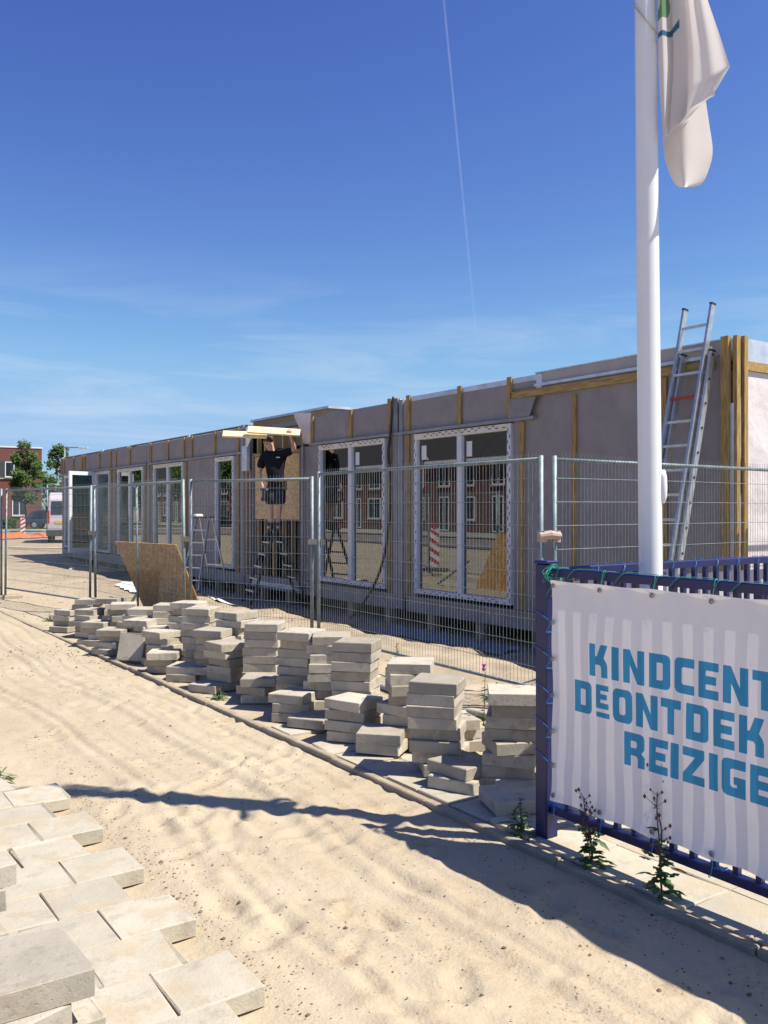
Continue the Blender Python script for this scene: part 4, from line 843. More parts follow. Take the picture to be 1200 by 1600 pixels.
# front drape with the pointed corner
fsheet(fm, lerp([(1044, -340), (1048, -150), (1050, 0), (1053, 90), (1050, 150), (1047, 207)]), lerp([(1050, -340), (1064, -150), (1106, 0), (1124, 52), (1141, 104), (1119, 141)], False), 60, 36, lambda s, t: -0.03 - 0.04 * math.sin(6.2 * s * (1 - .25 * t) + 1.2 + 1.5 * t) * (0.4 + t * .7) - .15 * s * t * (.3 + .7 * t) + .012 * math.sin(15 * s + 4 * t))
# turned-up lower lip
fsheet(fm, lerp([(1047, 207), (1062, 195), (1078, 172), (1095, 160), (1117, 150)]), lerp([(1082, 180), (1084, 176), (1095, 165), (1110, 152), (1118, 131)]), 20, 8, lambda s, t: -0.085 - .20 * t + .05 * s)
def flag_mat():
    m = cloth_mat('flag fabric', (0.76, 0.71, 0.69), None, 0.45); nt = m.node_tree; N = nt.nodes; L = nt.links
    g = N.new('ShaderNodeNewGeometry'); vm = N.new('ShaderNodeVectorMath'); vm.operation = 'DISTANCE'; L.new(g.outputs['Position'], vm.inputs[0]); cc = flag_pt(1018, 10, -.03); vm.inputs[1].default_value = tuple(cc)
    dt = N.new('ShaderNodeVectorMath'); dt.operation = 'DOT_PRODUCT'; L.new(g.outputs['Position'], dt.inputs[0]); dt.inputs[1].default_value = tuple(rgt)
    lm = N.new('ShaderNodeMath'); lm.operation = 'LESS_THAN'; lm.inputs[1].default_value = flag_pt(1056, 20, 0).dot(rgt); L.new(dt.outputs['Value'], lm.inputs[0]); lim = lm.outputs[0]
    def band(a, b, soft=.004):
        x = N.new('ShaderNodeMapRange'); x.inputs['From Min'].default_value = a; x.inputs['From Max'].default_value = a + soft; L.new(vm.outputs['Value'], x.inputs[0])
        y = N.new('ShaderNodeMapRange'); y.inputs['From Min'].default_value = b; y.inputs['From Max'].default_value = b + soft; y.inputs['To Min'].default_value = 1; y.inputs['To Max'].default_value = 0; L.new(vm.outputs['Value'], y.inputs[0])
        z = N.new('ShaderNodeMath'); z.operation = 'MULTIPLY'; L.new(x.outputs[0], z.inputs[0]); L.new(y.outputs[0], z.inputs[1])
        z2 = N.new('ShaderNodeMath'); z2.operation = 'MULTIPLY'; L.new(z.outputs[0], z2.inputs[0]); L.new(lim, z2.inputs[1]); return z2.outputs[0]
    src = N['Principled BSDF'].inputs['Base Color'].links[0].from_socket
    for a, b, c in ((.150, .175, (.05, .16, .26)), (.05, .095, (.16, .30, .16))):
        mi = N.new('ShaderNodeMix'); mi.data_type = 'RGBA'; L.new(band(a, b), mi.inputs['Factor']); L.new(src, mi.inputs[6]); mi.inputs[7].default_value = (*c, 1); src = mi.outputs[2]
    L.new(src, N['Principled BSDF'].inputs['Base Color'])
    for n in N:
        if n.type == 'BSDF_TRANSLUCENT': L.new(src, n.inputs[0])
    return m
tag(fm.build('flag', flag_mat(), smooth=True), 'limp white flag with a blue ring hanging from the flagpole', 'flag')

# ------------------------------------------------------------------ ladders
def ext_ladder():
    t = thing('extension_ladder', 'aluminium extension ladder leaning on the roof edge near the building corner', 'ladder')
    def rail(mb, foot, top, y): mb.beam((foot[0], y, foot[1]), (top[0], y, top[1]), .028, .068, (1, 0, 0))
    f, tp_ = (7.29, -0.22), (8.30, 3.80)
    dx = (tp_[0] - f[0]) / (tp_[1] - f[1])
    for y in (5.84, 6.19):
        m = MB(); rail(m, f, tp_, y); m.build('rail', M['alu'], t)
        MB().beam((tp_[0], y, tp_[1]), (tp_[0] + .003, y, tp_[1] + .02), .034, .075, (1, 0, 0)).build('end_cap', M['black'], t)
    k = 0; z = -0.08
    while z < 3.72:
        x = f[0] + dx * (z - f[1]); MB().beam((x, 5.855, z), (x, 6.175, z), .028, .028).build('rung', M['red'] if k == 11 else M['alu'], t, label='red rung' if k == 11 else None); z += .262; k += 1
    f2, tp2 = (7.36, -0.22), (8.215, 3.28)
    for y in (5.785, 6.145):
        m = MB(); rail(m, f2, tp2, y); m.build('rail', M['alu'], t, label='rail of the lower ladder section')
        MB().beam((tp2[0], y, tp2[1]), (tp2[0] + .003, y, tp2[1] + .02), .034, .075, (1, 0, 0)).build('end_cap', M['black'], t)
    dx2 = (tp2[0] - f2[0]) / (tp2[1] - f2[1]); z = -.08
    while z < 3.35:
        x = f2[0] + dx2 * (z - f2[1]); MB().beam((x, 5.80, z), (x, 6.13, z), .026, .026).build('rung', M['alu'], t); z += .262
    for y in (5.768, 6.17):
        rv = MB(); z = .1
        while z < 3.35:
            x = f2[0] + dx2 * (z - f2[1]); rv.tube([(x, y, z), (x, y + (-.006 if y < 6 else .006), z)], .013, 8); z += .262
        rv.build('rung_end', M['black'], t, kind='stuff')
ext_ladder()
def step_ladder(name, label, loc, rz, H, spread, w0, w1, mrail, mstep, nst, double=False, plat=True):
    t = thing(name, label, 'stepladder', loc, rz)
    a = spread / 2
    for sgn, mt in ((-1, mrail), (1, mrail)):
        for s in (-1, 1):
            MB().beam((sgn * a, s * w0 / 2, 0), (sgn * .05, s * w1 / 2, H), .022, .055 if (sgn < 0 or double) else .03, (1, 0, 0)).build('rail', mt, t)
            MB().box(sgn * a - .03, sgn * a + .03, s * w0 / 2 - .02, s * w0 / 2 + .02, -.01, .05).build('rubber_foot', M['black'], t)
    for k in range(1, nst + 1):
        f = k / (nst + 1); z = H * f; w = w0 + (w1 - w0) * f - .03; x = -(a + (.05 - a) * f)
        MB().box(x - .045, x + .045, -w / 2, w / 2, z - .012, z + .012).build('tread', mstep, t)
        if double: MB().box(-x - .045, -x + .045, -w / 2, w / 2, z - .012, z + .012).build('tread', mstep, t)
    if not double:
        for z in (H * .35, H * .7):
            f = z / H; x = a + (.05 - a) * f; w = w0 + (w1 - w0) * f
            MB().beam((x, -w / 2, z), (x, w / 2, z), .02, .03).build('brace', mrail, t)
    MB().box(-.13 if plat else -.07, .10, -w1 / 2 - .01, w1 / 2 + .01, H, H + .03).build('platform', M['darkgrey'] if not double else mrail, t)
    return t
step_ladder('stepladder', 'grey aluminium stepladder standing empty before the plain wall', (7.55, 17.75, -.14), R(25), 1.56, .95, .50, .34, M['alu'], M['alu'], 5)
MB_ = MB(); MB_.rbox(-.09, .09, -.07, .07, 0, .05, .02)
o = MB_.build('plastic_tray', M['pole']); o.location = (7.45, 17.85, 1.452); tag(o, 'small white tray on top of the empty stepladder', 'tray')
step_ladder('stepladder', 'dark double sided stepladder carrying the worker in the doorway', (7.72, 14.86, -.13), R(-12), 1.34, 1.05, .62, .42, M['darkgrey'], M['alu'], 5, double=True)

# ------------------------------------------------------------------ the worker
def skinned(name, verts, edges, radii, m, parent, sub=2, root=0):
    me = bpy.data.meshes.new(name); me.from_pydata(verts, edges, []); me.materials.append(m)
    o = bpy.data.objects.new(name, me); COL.objects.link(o); o.parent = parent
    md = o.modifiers.new('skin', 'SKIN'); me.skin_vertices or None
    if not me.skin_vertices:
        import bmesh
        bm = bmesh.new(); bm.from_mesh(me); bm.verts.layers.skin.verify(); bm.to_mesh(me); bm.free()
    for i, r in enumerate(radii):
        sv = me.skin_vertices[0].data[i]; sv.radius = r if isinstance(r, tuple) else (r, r); sv.use_root = (i == root)
    md.use_smooth_shade = True
    s = o.modifiers.new('sub', 'SUBSURF'); s.levels = sub; s.render_levels = sub
    return o
WX, WY, WZ = 7.73, 14.82, 1.22
man = thing('person', 'worker in black polo and dark shorts standing on stepladder holding boards overhead', 'person', (WX, WY, WZ), VY)
# local: x right in the picture, y away from the camera, z up
J = {'pelvis': (.00, 0, .88), 'waist': (-.01, .0, 1.02), 'chest': (-.04, 0, 1.26), 'neck': (-.075, -.02, 1.47), 'headb': (-.115, -.05, 1.56), 'headt': (-.15, -.06, 1.70),
     'rsh': (-.235, -.0, 1.38), 'relb': (-.31, -.02, 1.09), 'rwr': (-.25, -.12, .85), 'rhd': (-.225, -.14, .78),
     'lsh': (.13, .0, 1.44), 'lelb': (.36, -.04, 1.50), 'lwr': (.30, -.20, 1.72), 'lhd': (.28, -.235, 1.80),
     'rhip': (-.10, 0, .85), 'rkn': (-.09, -.05, .47), 'ran': (-.10, .02, .10), 'rto': (-.13, -.16, .035),
     'lhip': (.10, 0, .85), 'lkn': (.075, -.09, .47), 'lan': (.03, .02, .10), 'lto': (.05, -.17, .035)}
nm = list(J); V = [J[k] for k in nm]; ix = {k: i for i, k in enumerate(nm)}
E = [(ix[a], ix[b]) for a, b in (('pelvis', 'waist'), ('waist', 'chest'), ('chest', 'neck'), ('neck', 'headb'), ('headb', 'headt'), ('chest', 'rsh'), ('rsh', 'relb'), ('relb', 'rwr'), ('rwr', 'rhd'), ('chest', 'lsh'), ('lsh', 'lelb'), ('lelb', 'lwr'), ('lwr', 'lhd'), ('pelvis', 'rhip'), ('rhip', 'rkn'), ('rkn', 'ran'), ('ran', 'rto'), ('pelvis', 'lhip'), ('lhip', 'lkn'), ('lkn', 'lan'), ('lan', 'lto'))]
Rd = {'pelvis': (.14, .11), 'waist': (.135, .11), 'chest': (.15, .12), 'neck': .058, 'headb': (.078, .088), 'headt': (.078, .092), 'rsh': .065, 'relb': .044, 'rwr': .030, 'rhd': (.03, .04), 'lsh': .065, 'lelb': .044, 'lwr': .030, 'lhd': (.03, .04), 'rhip': .095, 'rkn': .06, 'ran': .042, 'rto': .04, 'lhip': .095, 'lkn': .06, 'lan': .042, 'lto': .04}
skinned('body', V, E, [Rd[k] for k in nm], M['skin'], man)
def chain(name, pts, rad, m, edges=None, parent=man, sub=2):
    return skinned(name, pts, edges or [(i, i + 1) for i in range(len(pts) - 1)], rad, m, parent, sub)
def jl(a, b, t): return tuple(Vector(J[a]).lerp(Vector(J[b]), t))
chain('shirt', [(0, 0, .76), J['waist'], J['chest'], (J['neck'][0] + .01, J['neck'][1], J['neck'][2] - .05), J['rsh'], jl('rsh', 'relb', .85), J['lsh'], jl('lsh', 'lelb', .8)],
      [(.215, .18), (.19, .16), (.215, .165), (.09, .09), (.105, .10), (.088, .08), (.105, .10), (.09, .085)], M['shirt'], [(0, 1), (1, 2), (2, 3), (2, 4), (4, 5), (2, 6), (6, 7)])
chain('shorts', [(0, 0, 1.02), (0, 0, .86), J['rhip'], jl('rhip', 'rkn', 1.08), J['lhip'], jl('lhip', 'lkn', 1.08)], [(.165, .135), (.17, .14), (.13, .135), (.115, .12), (.13, .135), (.115, .12)], M['shorts'], [(0, 1), (1, 2), (2, 3), (1, 4), (4, 5)])
for a, b in (('ran', 'rto'), ('lan', 'lto')):
    chain('boot', [tuple(Vector(J[a]) + Vector((0, 0, .04))), J[a], tuple(Vector(J[a]) + Vector((0, .02, -.045))), J[b]], [.10, .095, .095, .085], M['boot'], sub=1)
    chain('sock', [tuple(Vector(J[a]) + Vector((0, 0, .06))), tuple(Vector(J[a]) + Vector((0, -.003, .13)))], [.085, .08], M['sock'], sub=1)
chain('tool_belt', [(-.15, -.10, .905), (0, -.165, .90), (.15, -.10, .905), (.185, 0, .91), (.12, .13, .91), (-.12, .13, .91), (-.185, 0, .91), (-.15, -.10, .905)], [.022] * 8, M['boot'], sub=1)
MB().rbox(.13, .21, -.15, -.06, .74, .90, .01).build('belt_pouch', M['boot'], man)
# head details
hb = Vector(J['headb']).lerp(Vector(J['headt']), .55); 
face = MB(); face.ball((hb.x - .035, hb.y - .083, hb.z - .01), .020, 8, (.8, 1.2, 1.3)); face.build('nose', M['skin'], man, smooth=True)
for sx_ in (-.055, .0): MB().ball((hb.x + sx_, hb.y - .078, hb.z + .02), .010, 8).build('eye', M['darkgrey'], man, smooth=True)
MB().box(hb.x - .06, hb.x, hb.y - .088, hb.y - .075, hb.z - .055, hb.z - .046).build('mouth', M['red'], man)
for sx_ in (-.085, .085): MB().ball((hb.x + sx_, hb.y, hb.z), .028, 8, (.45, .7, 1.1)).build('ear', M['skin'], man, smooth=True)
hr_ = MB(); hr_.ball((hb.x + .01, hb.y + .025, hb.z + .045), .098, 16, (.98, 1.05, .95)); hr_.build('hair', M['hair'], man, smooth=True)
def hand(wr, tip, out, curl, side):
    """palm plus five bent fingers as one skinned mesh"""
    wr = Vector(wr); d = (Vector(tip) - wr).normalized(); o_ = Vector(out).normalized(); s = d.cross(o_).normalized() * side
    vs = [wr, wr + d * .045, wr + d * .085]; es = [(0, 1), (1, 2)]; rs = [.026, (.036, .02), (.04, .018)]
    for k in range(4):
        b = wr + d * .085 + s * (k - 1.5) * .021; ln = (.030, .036, .033, .026)[k]
        i = len(vs); p = b; dd = d.copy(); vs.append(p); rs.append(.0095); es.append((2, i))
        for q in range(3):
            dd = (dd * math.cos(curl) + o_ * math.sin(curl)).normalized() if q else dd; p = p + dd * ln * (1 - .15 * q); vs.append(p); rs.append(.0088 - .001 * q); es.append((i + q, i + q + 1)); o2 = o_
            o_ = (o_ * math.cos(curl) - d * math.sin(curl) * .6).normalized()
        o_ = Vector(out).normalized()
    i = len(vs); p = wr + d * .03 - s * .03; vs.append(p); rs.append(.012); es.append((1, i))
    p = p + (-s * .6 + d * .5 + o_ * .4).normalized() * .032; vs.append(p); rs.append(.0105); es.append((i, i + 1)); p = p + (d * .7 + o_ * .6).normalized() * .028; vs.append(p); rs.append(.009); es.append((i + 1, i + 2))
    return skinned('hand', [tuple(v) for v in vs], es, rs, M['skin'], man, 1)
hand(J['rwr'], (-.21, -.16, .72), (.3, -.9, .1), .75, 1)
hand(J['lwr'], (.27, -.25, 1.86), (-.1, .95, .1), .6, -1)
MB().box(.02, .085, -.150, -.146, 1.34, 1.355).build('shirt_logo', M['pole'], man)
# drill held in the lowered hand
dr = thing('cordless_drill', 'dark cordless drill hanging in the lowered hand of the worker', 'drill', (WX, WY, WZ), VY)
MB().rbox(-.235, -.190, -.21, -.155, .60, .75, .01).build('grip', M['darkgrey'], dr)
MB().rbox(-.255, -.17, -.235, -.14, .535, .60, .01).build('battery', M['black'], dr)
MB().tube([(-.255, -.16, .755), (-.15, -.235, .745)], .033, 10).build('motor_housing', M['darkgrey'], dr)
MB().tube([(-.15, -.235, .745), (-.115, -.26, .742)], [.02, .010], 8).build('chuck', M['steel'], dr)
# two boards held overhead
def board(lab, x0, x1, y, z, dz, h):
    m = MB(); m.rbox(-(x1 - x0) / 2, (x1 - x0) / 2, -.02, .02, -h / 2, h / 2, .003); o = m.build('pine_board', M['pine']); tag(o, lab, 'board', 'pine boards held by the worker')
    c = Matrix.Rotation(VY, 4, 'Z') @ Vector(((x0 + x1) / 2, y, 0)); o.location = (WX + c.x, WY + c.y, WZ + z); o.rotation_euler = (R(-38), math.atan2(dz, x1 - x0), VY); return o
board('upper pale pine board held overhead by the worker', -.50, .47, -.20, 1.83, .06, .155)
board('lower pale pine board resting on the head of the worker', -.98, -.16, -.10, 1.775, .03, .135)

# ------------------------------------------------------------------ tarps, hoses, odd bits on the ground
def drape(name, poly, m, label, cat, h=.03, n=22, seed=1):
    (a, b, c, d) = [Vector((*p, 0)) for p in poly]; mb = MB()
    for i in range(n + 1):
        for j in range(n + 1):
            s, t = i / n, j / n; p = a.lerp(b, s).lerp(d.lerp(c, s), t)
            z = gz(p.x, p.y) + .012 + h * noise.noise(Vector((p.x * 4, p.y * 4, seed))) + h * .5
            p += Vector((noise.noise(Vector((p.y * 3, s, seed))), noise.noise(Vector((p.x * 3, t, seed + 4))), 0)) * .08
            mb.v.append((p.x, p.y, z))
    for i in range(n):
        for j in range(n): k = i * (n + 1) + j; mb.f.append((k, k + 1, k + n + 2, k + n + 1))
    return tag(mb.build(name, m, smooth=True), label, cat)
drape('white_sheet', [(7.35, 17.6), (7.1, 17.9), (6.55, 14.6), (6.95, 14.5)], M['tarp'], 'crumpled white sheet on the sand edge below the stepladders', 'sheet', .05, 26, 2)
drape('white_sheet', [(6.0, 18.9), (6.6, 19.6), (6.2, 16.8), (5.6, 16.6)], M['tarp'], 'white sheet lying on the ground left of the chipboard', 'sheet', .03, 20, 5)
drape('blue_sheet', [(7.4, 11.3), (8.1, 11.5), (8.1, 8.6), (7.6, 8.5)], mat('faded blue tarp', (.20, .23, .26), .6, var=.2), 'faded blue sheet lying under the window beside the crawl space', 'sheet', .04, 18, 7)
hz = lambda pts, r: [(x, y, gz(x, y) + r) for x, y in pts]
def hose(pts, r, label, m='hose', cat='hose', n=8):
    P = spline([(x, y, 0) for x, y in pts], n); P = [(p.x, p.y, gz(p.x, p.y) + r * 1.1) for p in P]
    return tag(MB().tube(P, r, 8).build('hose', M[m], smooth=True), label, cat)
hose([(7.1, 14.6), (6.75, 13.6), (6.62, 12.9), (6.60, 12.3), (6.68, 11.8), (6.75, 11.2), (6.82, 10.6), (6.9, 10.0)], .022, 'black hose curling over the sand bank below the doorway')
hose([(4.55, 9.3), (4.5, 8.6), (4.5, 7.2), (4.45, 6.0), (4.55, 5.0)], .022, 'dark pipe lying behind the slab stacks', 'steel')
MB2 = MB(); MB2.rbox(-1.9, 1.9, -.10, .10, 0, .05, .004); o = MB2.build('timber_plank', M['pine']); o.location = (9.0, 37.0, .02); o.rotation_euler = (0, 0, R(-55)); tag(o, 'pale plank lying on the sand left of the building end', 'plank')
o = MB().box(-1.2, 1.2, -.03, .03, 0, .03).build('metal_strip', M['foil']); o.location = (7.2, 26.6, gz(7.2, 26.6) + .02); o.rotation_euler = (0, 0, R(80)); tag(o, 'pale metal strip lying in the shade before the open door', 'strip')
tb = MB(); tb.ball((0, 0, .03), .11, 8, (1, .7, .5), .3, random.Random(5)); o = tb.build('plastic_bag', M['tarp']); o.location = (6.85, 25.4, gz(6.85, 25.4)); tag(o, 'small white plastic bag on the shaded sand before the open door', 'bag')
pr_ = MB(); pr_.beam((5.0, 14.9, 0), (4.95, 13.9, .55), .035, .035); tag(pr_.build('prop_pole', M['galv']), 'thin prop bar slanting behind the leaning chipboard', 'prop')
# orange barrier mesh lying on the ground
on = MB(); n1, n2 = 40, 10
for i in range(n1 + 1):
    for j in range(n2 + 1):
        s, t = i / n1, j / n2; x = 9.2 + 4.8 * s - t * .5; y = 50 + 3.5 * s + t * 1.0
        on.v.append((x, y, .06 + .5 * math.sin(math.pi * t) * (.6 + .5 * noise.noise(Vector((x * 1.3, y, 0)))) * (1 - .55 * s)))
for i in range(n1):
    for j in range(n2): k = i * (n2 + 1) + j; on.f.append((k, k + 1, k + n2 + 2, k + n2 + 1))
tag(on.build('barrier_netting', M['orange'], smooth=True), 'crumpled orange barrier netting lying across the sand before the road', 'netting')
def beacon(x, y, label, rz=0):
    t = thing('barrier_board', label, 'barrier board', (x, y, gz(x, y)), rz, 'red and white barrier boards')
    MB().box(-.13, .13, -.02, .02, .15, 1.15).build('panel', M['pole'], t)
    s = MB()
    for k in range(4):
        z = .16 + k * .25; s.add([(-.131, -.023, z), (.131, -.023, z + .16), (.131, -.023, min(z + .27, 1.149)), (-.131, -.023, z + .11), ], [(0, 1, 2, 3)]); s.add([(-.131, .023, z), (.131, .023, z + .16), (.131, .023, min(z + .27, 1.149)), (-.131, .023, z + .11), ], [(3, 2, 1, 0)])
    s.build('red_stripes', M['red'], t)
    MB().rbox(-.35, .35, -.2, .2, 0, .1, .02).build('base', M['darkgrey'], t)
    MB().tube([(0, 0, 1.15), (0, 0, 1.28)], .05, 8).build('warning_lamp', M['red'], t)
    return t
beacon(12.0, 55.0, 'red and white barrier board beside the orange netting', R(-12))
beacon(2.2, 18.6, 'red and white barrier board out in the open sand, mirrored in the window', R(60))
beacon(10.6, 57.5, 'red and white barrier board cut by the left edge', R(-12))

# clods and pebbles
cm = MB(); rg = random.Random(11)
def zs(pts):
    a = np.array(pts); return ground_z(a[:, 0], a[:, 1])
pts = []
while len(pts) < 3400:
    k = rg.random()
    if k < .62:
        y = 1.2 + rg.random() ** 1.5 * 10; x = rg.uniform(1.4, 2.93)
        if rg.random() > .25 + 1.3 * max(0, vnoise(np.array([x * 1.4]), np.array([y * 1.1]), 8)[0] - .45): continue
    elif k < .72: x, y = 1.38 + abs(rg.gauss(0, .09)), rg.uniform(1, 5.3)
    else: x, y = rg.uniform(3.1, 7.4), rg.uniform(4.5, 22)
    pts.append((x, y))
for (x, y), z in zip(pts, zs(pts)):
    r = rg.uniform(.0015, .0052) * (1 if rg.random() < .94 else 2.0) * (1 if y < 9 else 2.0)
    cm.ball((x, y, z + r * .25), r, 5, (1.2, 1, .7), .3, rg)
o = cm.build('soil_clods', M['clod'], kind='stuff')
pm = MB(); pts = [(rg.uniform(1.4, 2.93), rg.uniform(1.2, 12)) for _ in range(500)] + [(rg.uniform(3.0, 6.5), rg.uniform(4.4, 14)) for _ in range(350)]
for (x, y), z in zip(pts, zs(pts)):
    r = rg.uniform(.0025, .007); pm.ball((x, y, z + r * .3), r, 5, (1.1, 1, .7), .25, rg)
pm.build('pebbles', M['pebble'], kind='stuff')
# loose sand spilled on the paving slabs and rubble near the thistle
rk = MB(); rk.ball((0, 0, 0), .09, 8, (1.2, .9, .6), .18, rg); o = rk.build('sand_lump', M['sand'], smooth=False); o.location = (4.25, 4.55, .03); tag(o, 'sandy rubble lump beside the thistle', 'rubble')
rk = MB(); rk.ball((0, 0, 0), .03, 7, (1.2, .9, .8), .2, rg); o = rk.build('white_stone', M['tarp']); o.location = (3.72, 4.12, .02); tag(o, 'small white stone on the sand below the thistle', 'stone')

for k_, (x, y, sc_, lb) in enumerate(((3.75, 5.15, .07, 'broken slab corner lying behind the pale topped stack'), (4.35, 7.3, .09, 'broken slab piece on the sand before the mesh fence'))):
    fr = MB().rbox(-sc_, sc_, -sc_ * .7, sc_ * .8, 0, sc_ * .7, sc_ * .12); fr.v = [(a_ + rg.uniform(-.2, .2) * sc_, b_ + rg.uniform(-.2, .2) * sc_, c_) for a_, b_, c_ in fr.v]
    o = fr.build('concrete_fragment', M['concrete']); o.location = (x, y, gz(x, y) - .004); o.rotation_euler = (rg.uniform(-.15, .15), rg.uniform(-.15, .15), rg.uniform(0, 3)); tag(o, lb, 'concrete fragment')
# ------------------------------------------------------------------ weeds
def leaf(mb, p, d, L, w, droop=.4, up=Vector((0, 0, 1))):
    p = Vector(p); d = Vector(d).normalized(); s = d.cross(up)
    if s.length < 1e-3: s = Vector((1, 0, 0))
    s.normalize(); o = len(mb.v); prof = [(0, .15), (.3, .9), (.45, .55), (.6, 1), (.8, .5), (1, .0)]
    for t, k in prof:
        c = p + d * L * t - up * (L * droop * t * t); mb.v += [tuple(c + s * w * k / 2 - up * w * .1 * k), tuple(c + up * w * .05), tuple(c - s * w * k / 2 - up * w * .1 * k)]
    for i in range(len(prof) - 1):
        for j in (0, 1): a = o + i * 3 + j; mb.f.append((a, a + 1, a + 4, a + 3))
def weed(x, y, h, label, nl=26, dry=True, flower=None, seed=0, lw=.036, spread=.1, z=None):
    rg = random.Random(seed); z = gz(x, y) if z is None else z
    t = thing('weed', label, 'weed', (x, y, z)); st = MB(); lf = MB(); dk = MB(); fw = MB()
    for b in range(3 if dry else 2):
        top = Vector((rg.uniform(-.3, .3) * h * .5, rg.uniform(-.3, .3) * h * .5, h * (1 - .28 * b))) if b else Vector((rg.uniform(-.12, .12) * h, rg.uniform(-.12, .12) * h, h))
        P = spline([(0, 0, 0), (top.x * .2 + rg.uniform(-.01, .01), top.y * .2, top.z * .35), (top.x * .6 + rg.uniform(-.015, .015), top.y * .6 + rg.uniform(-.015, .015), top.z * .7), tuple(top)], 4)
        st.tube(P, [.004 * (1 - .6 * i / len(P)) for i in range(len(P))], 5)
        for i in range(3, len(P)):
            for q in range(2):
                a = rg.uniform(0, 6.28); f = i / len(P)
                if dry and f > .5:
                    e = P[i] + Vector((math.cos(a), math.sin(a), .8)) * rg.uniform(.015, .05); dk.tube([P[i], e], .0012, 4); dk.ball(e, rg.uniform(.004, .008), 5, (1, 1, 1.5))
                    if rg.random() < .6: leaf(dk, P[i], (math.cos(a + 1), math.sin(a + 1), .2), rg.uniform(.015, .03), .009)
                else: leaf(lf, P[i], (math.cos(a), math.sin(a), rg.uniform(.1, .6)), rg.uniform(.03, .07) * (1.3 - f), lw * .8)
    for i in range(nl):
        a = rg.uniform(0, 6.28); r = rg.random() * spread * .4; zz = rg.random() ** 1.5 * h * .42
        leaf(lf, (math.cos(a) * r, math.sin(a) * r, zz), (math.cos(a), math.sin(a), rg.uniform(.0, .9)), rg.uniform(.5, 1) * spread * .8, lw * rg.uniform(.7, 1.2), rg.uniform(.2, .7))
    st.build('stem', M['weed_dark'] if dry else M['weed'], t); lf.build('foliage', M['weed'], t, kind='stuff')
    if dk.v: dk.build('seed_heads', M['weed_dark'], t, kind='stuff')
    if flower:
        c = Vector((.0, 0, h)); f = MB(); f.ball(Vector(P[-1]) * 0 + Vector(st.v[0]) * 0 + Vector((0, 0, h + .005)), .014, 8, (1, 1, 1.1)); 
        for k in range(26):
            a = rg.uniform(0, 6.28); f.tube([(0, 0, h + .01), (math.cos(a) * .018 * rg.random(), math.sin(a) * .018 * rg.random(), h + .035)], [.002, .003], 4)
        f.build('flower', M[flower], t)
    return t
weed(3.045, 2.77, .30, 'reddish dry weed left of the pair before the banner', 20, seed=1, spread=.12, z=-.005)
weed(3.045, 2.385, .50, 'taller dry weed right of the pair before the banner', 22, seed=2, spread=.12, z=-.005)
weed(3.06, 3.24, .20, 'bushy green weed at the foot of the blue corner post', 40, dry=False, seed=3, spread=.13, lw=.02)
weed(3.99, 4.60, .54, 'thistle with a purple flower between the two tall slab stacks', 54, dry=False, flower='purple', seed=4, spread=.15, lw=.03)
weed(3.13, 7.05, .09, 'small bright green weed at the foot of the stepladder stack', 26, dry=False, seed=5, spread=.12, lw=.022)
weed(3.15, 7.98, .07, 'tiny green weed beside the kerb left of the middle', 20, dry=False, seed=6, spread=.10, lw=.02)
weed(3.12, 9.5, .08, 'green tuft below the half height pile', 20, dry=False, seed=7, spread=.12, lw=.02)
weed(5.5, 7.75, .16, 'small weed with yellow flowers behind the mesh fence', 18, dry=False, flower='yellowflower', seed=8, spread=.10, lw=.018)
weed(5.3, 8.3, .12, 'low green weed left of the yellow flowers', 24, dry=False, seed=9, spread=.14, lw=.018)
weed(5.0, 5.6, .15, 'green tuft behind the mesh fence above the post stack', 24, dry=False, seed=10, spread=.14, lw=.018)
weed(1.12, 5.78, .08, 'dry green grass tuft at the left edge of the laid paving', 36, dry=False, seed=12, spread=.15, lw=.014)
weed(3.3, 13.4, .10, 'small weed on the sand beyond the far end of the slab row', 24, dry=False, seed=13, spread=.2, lw=.02)
gr = MB()
for k in range(7): leaf(gr, (2.35, 3.86, gz(2.35, 3.86)), (.6 + rnd.uniform(-.3, .3), -.5 + rnd.uniform(-.3, .3), .25), .09, .005, .3)
tag(gr.build('grass_blade', M['weed']), 'few loose green grass blades lying on the open sand', 'grass blades')

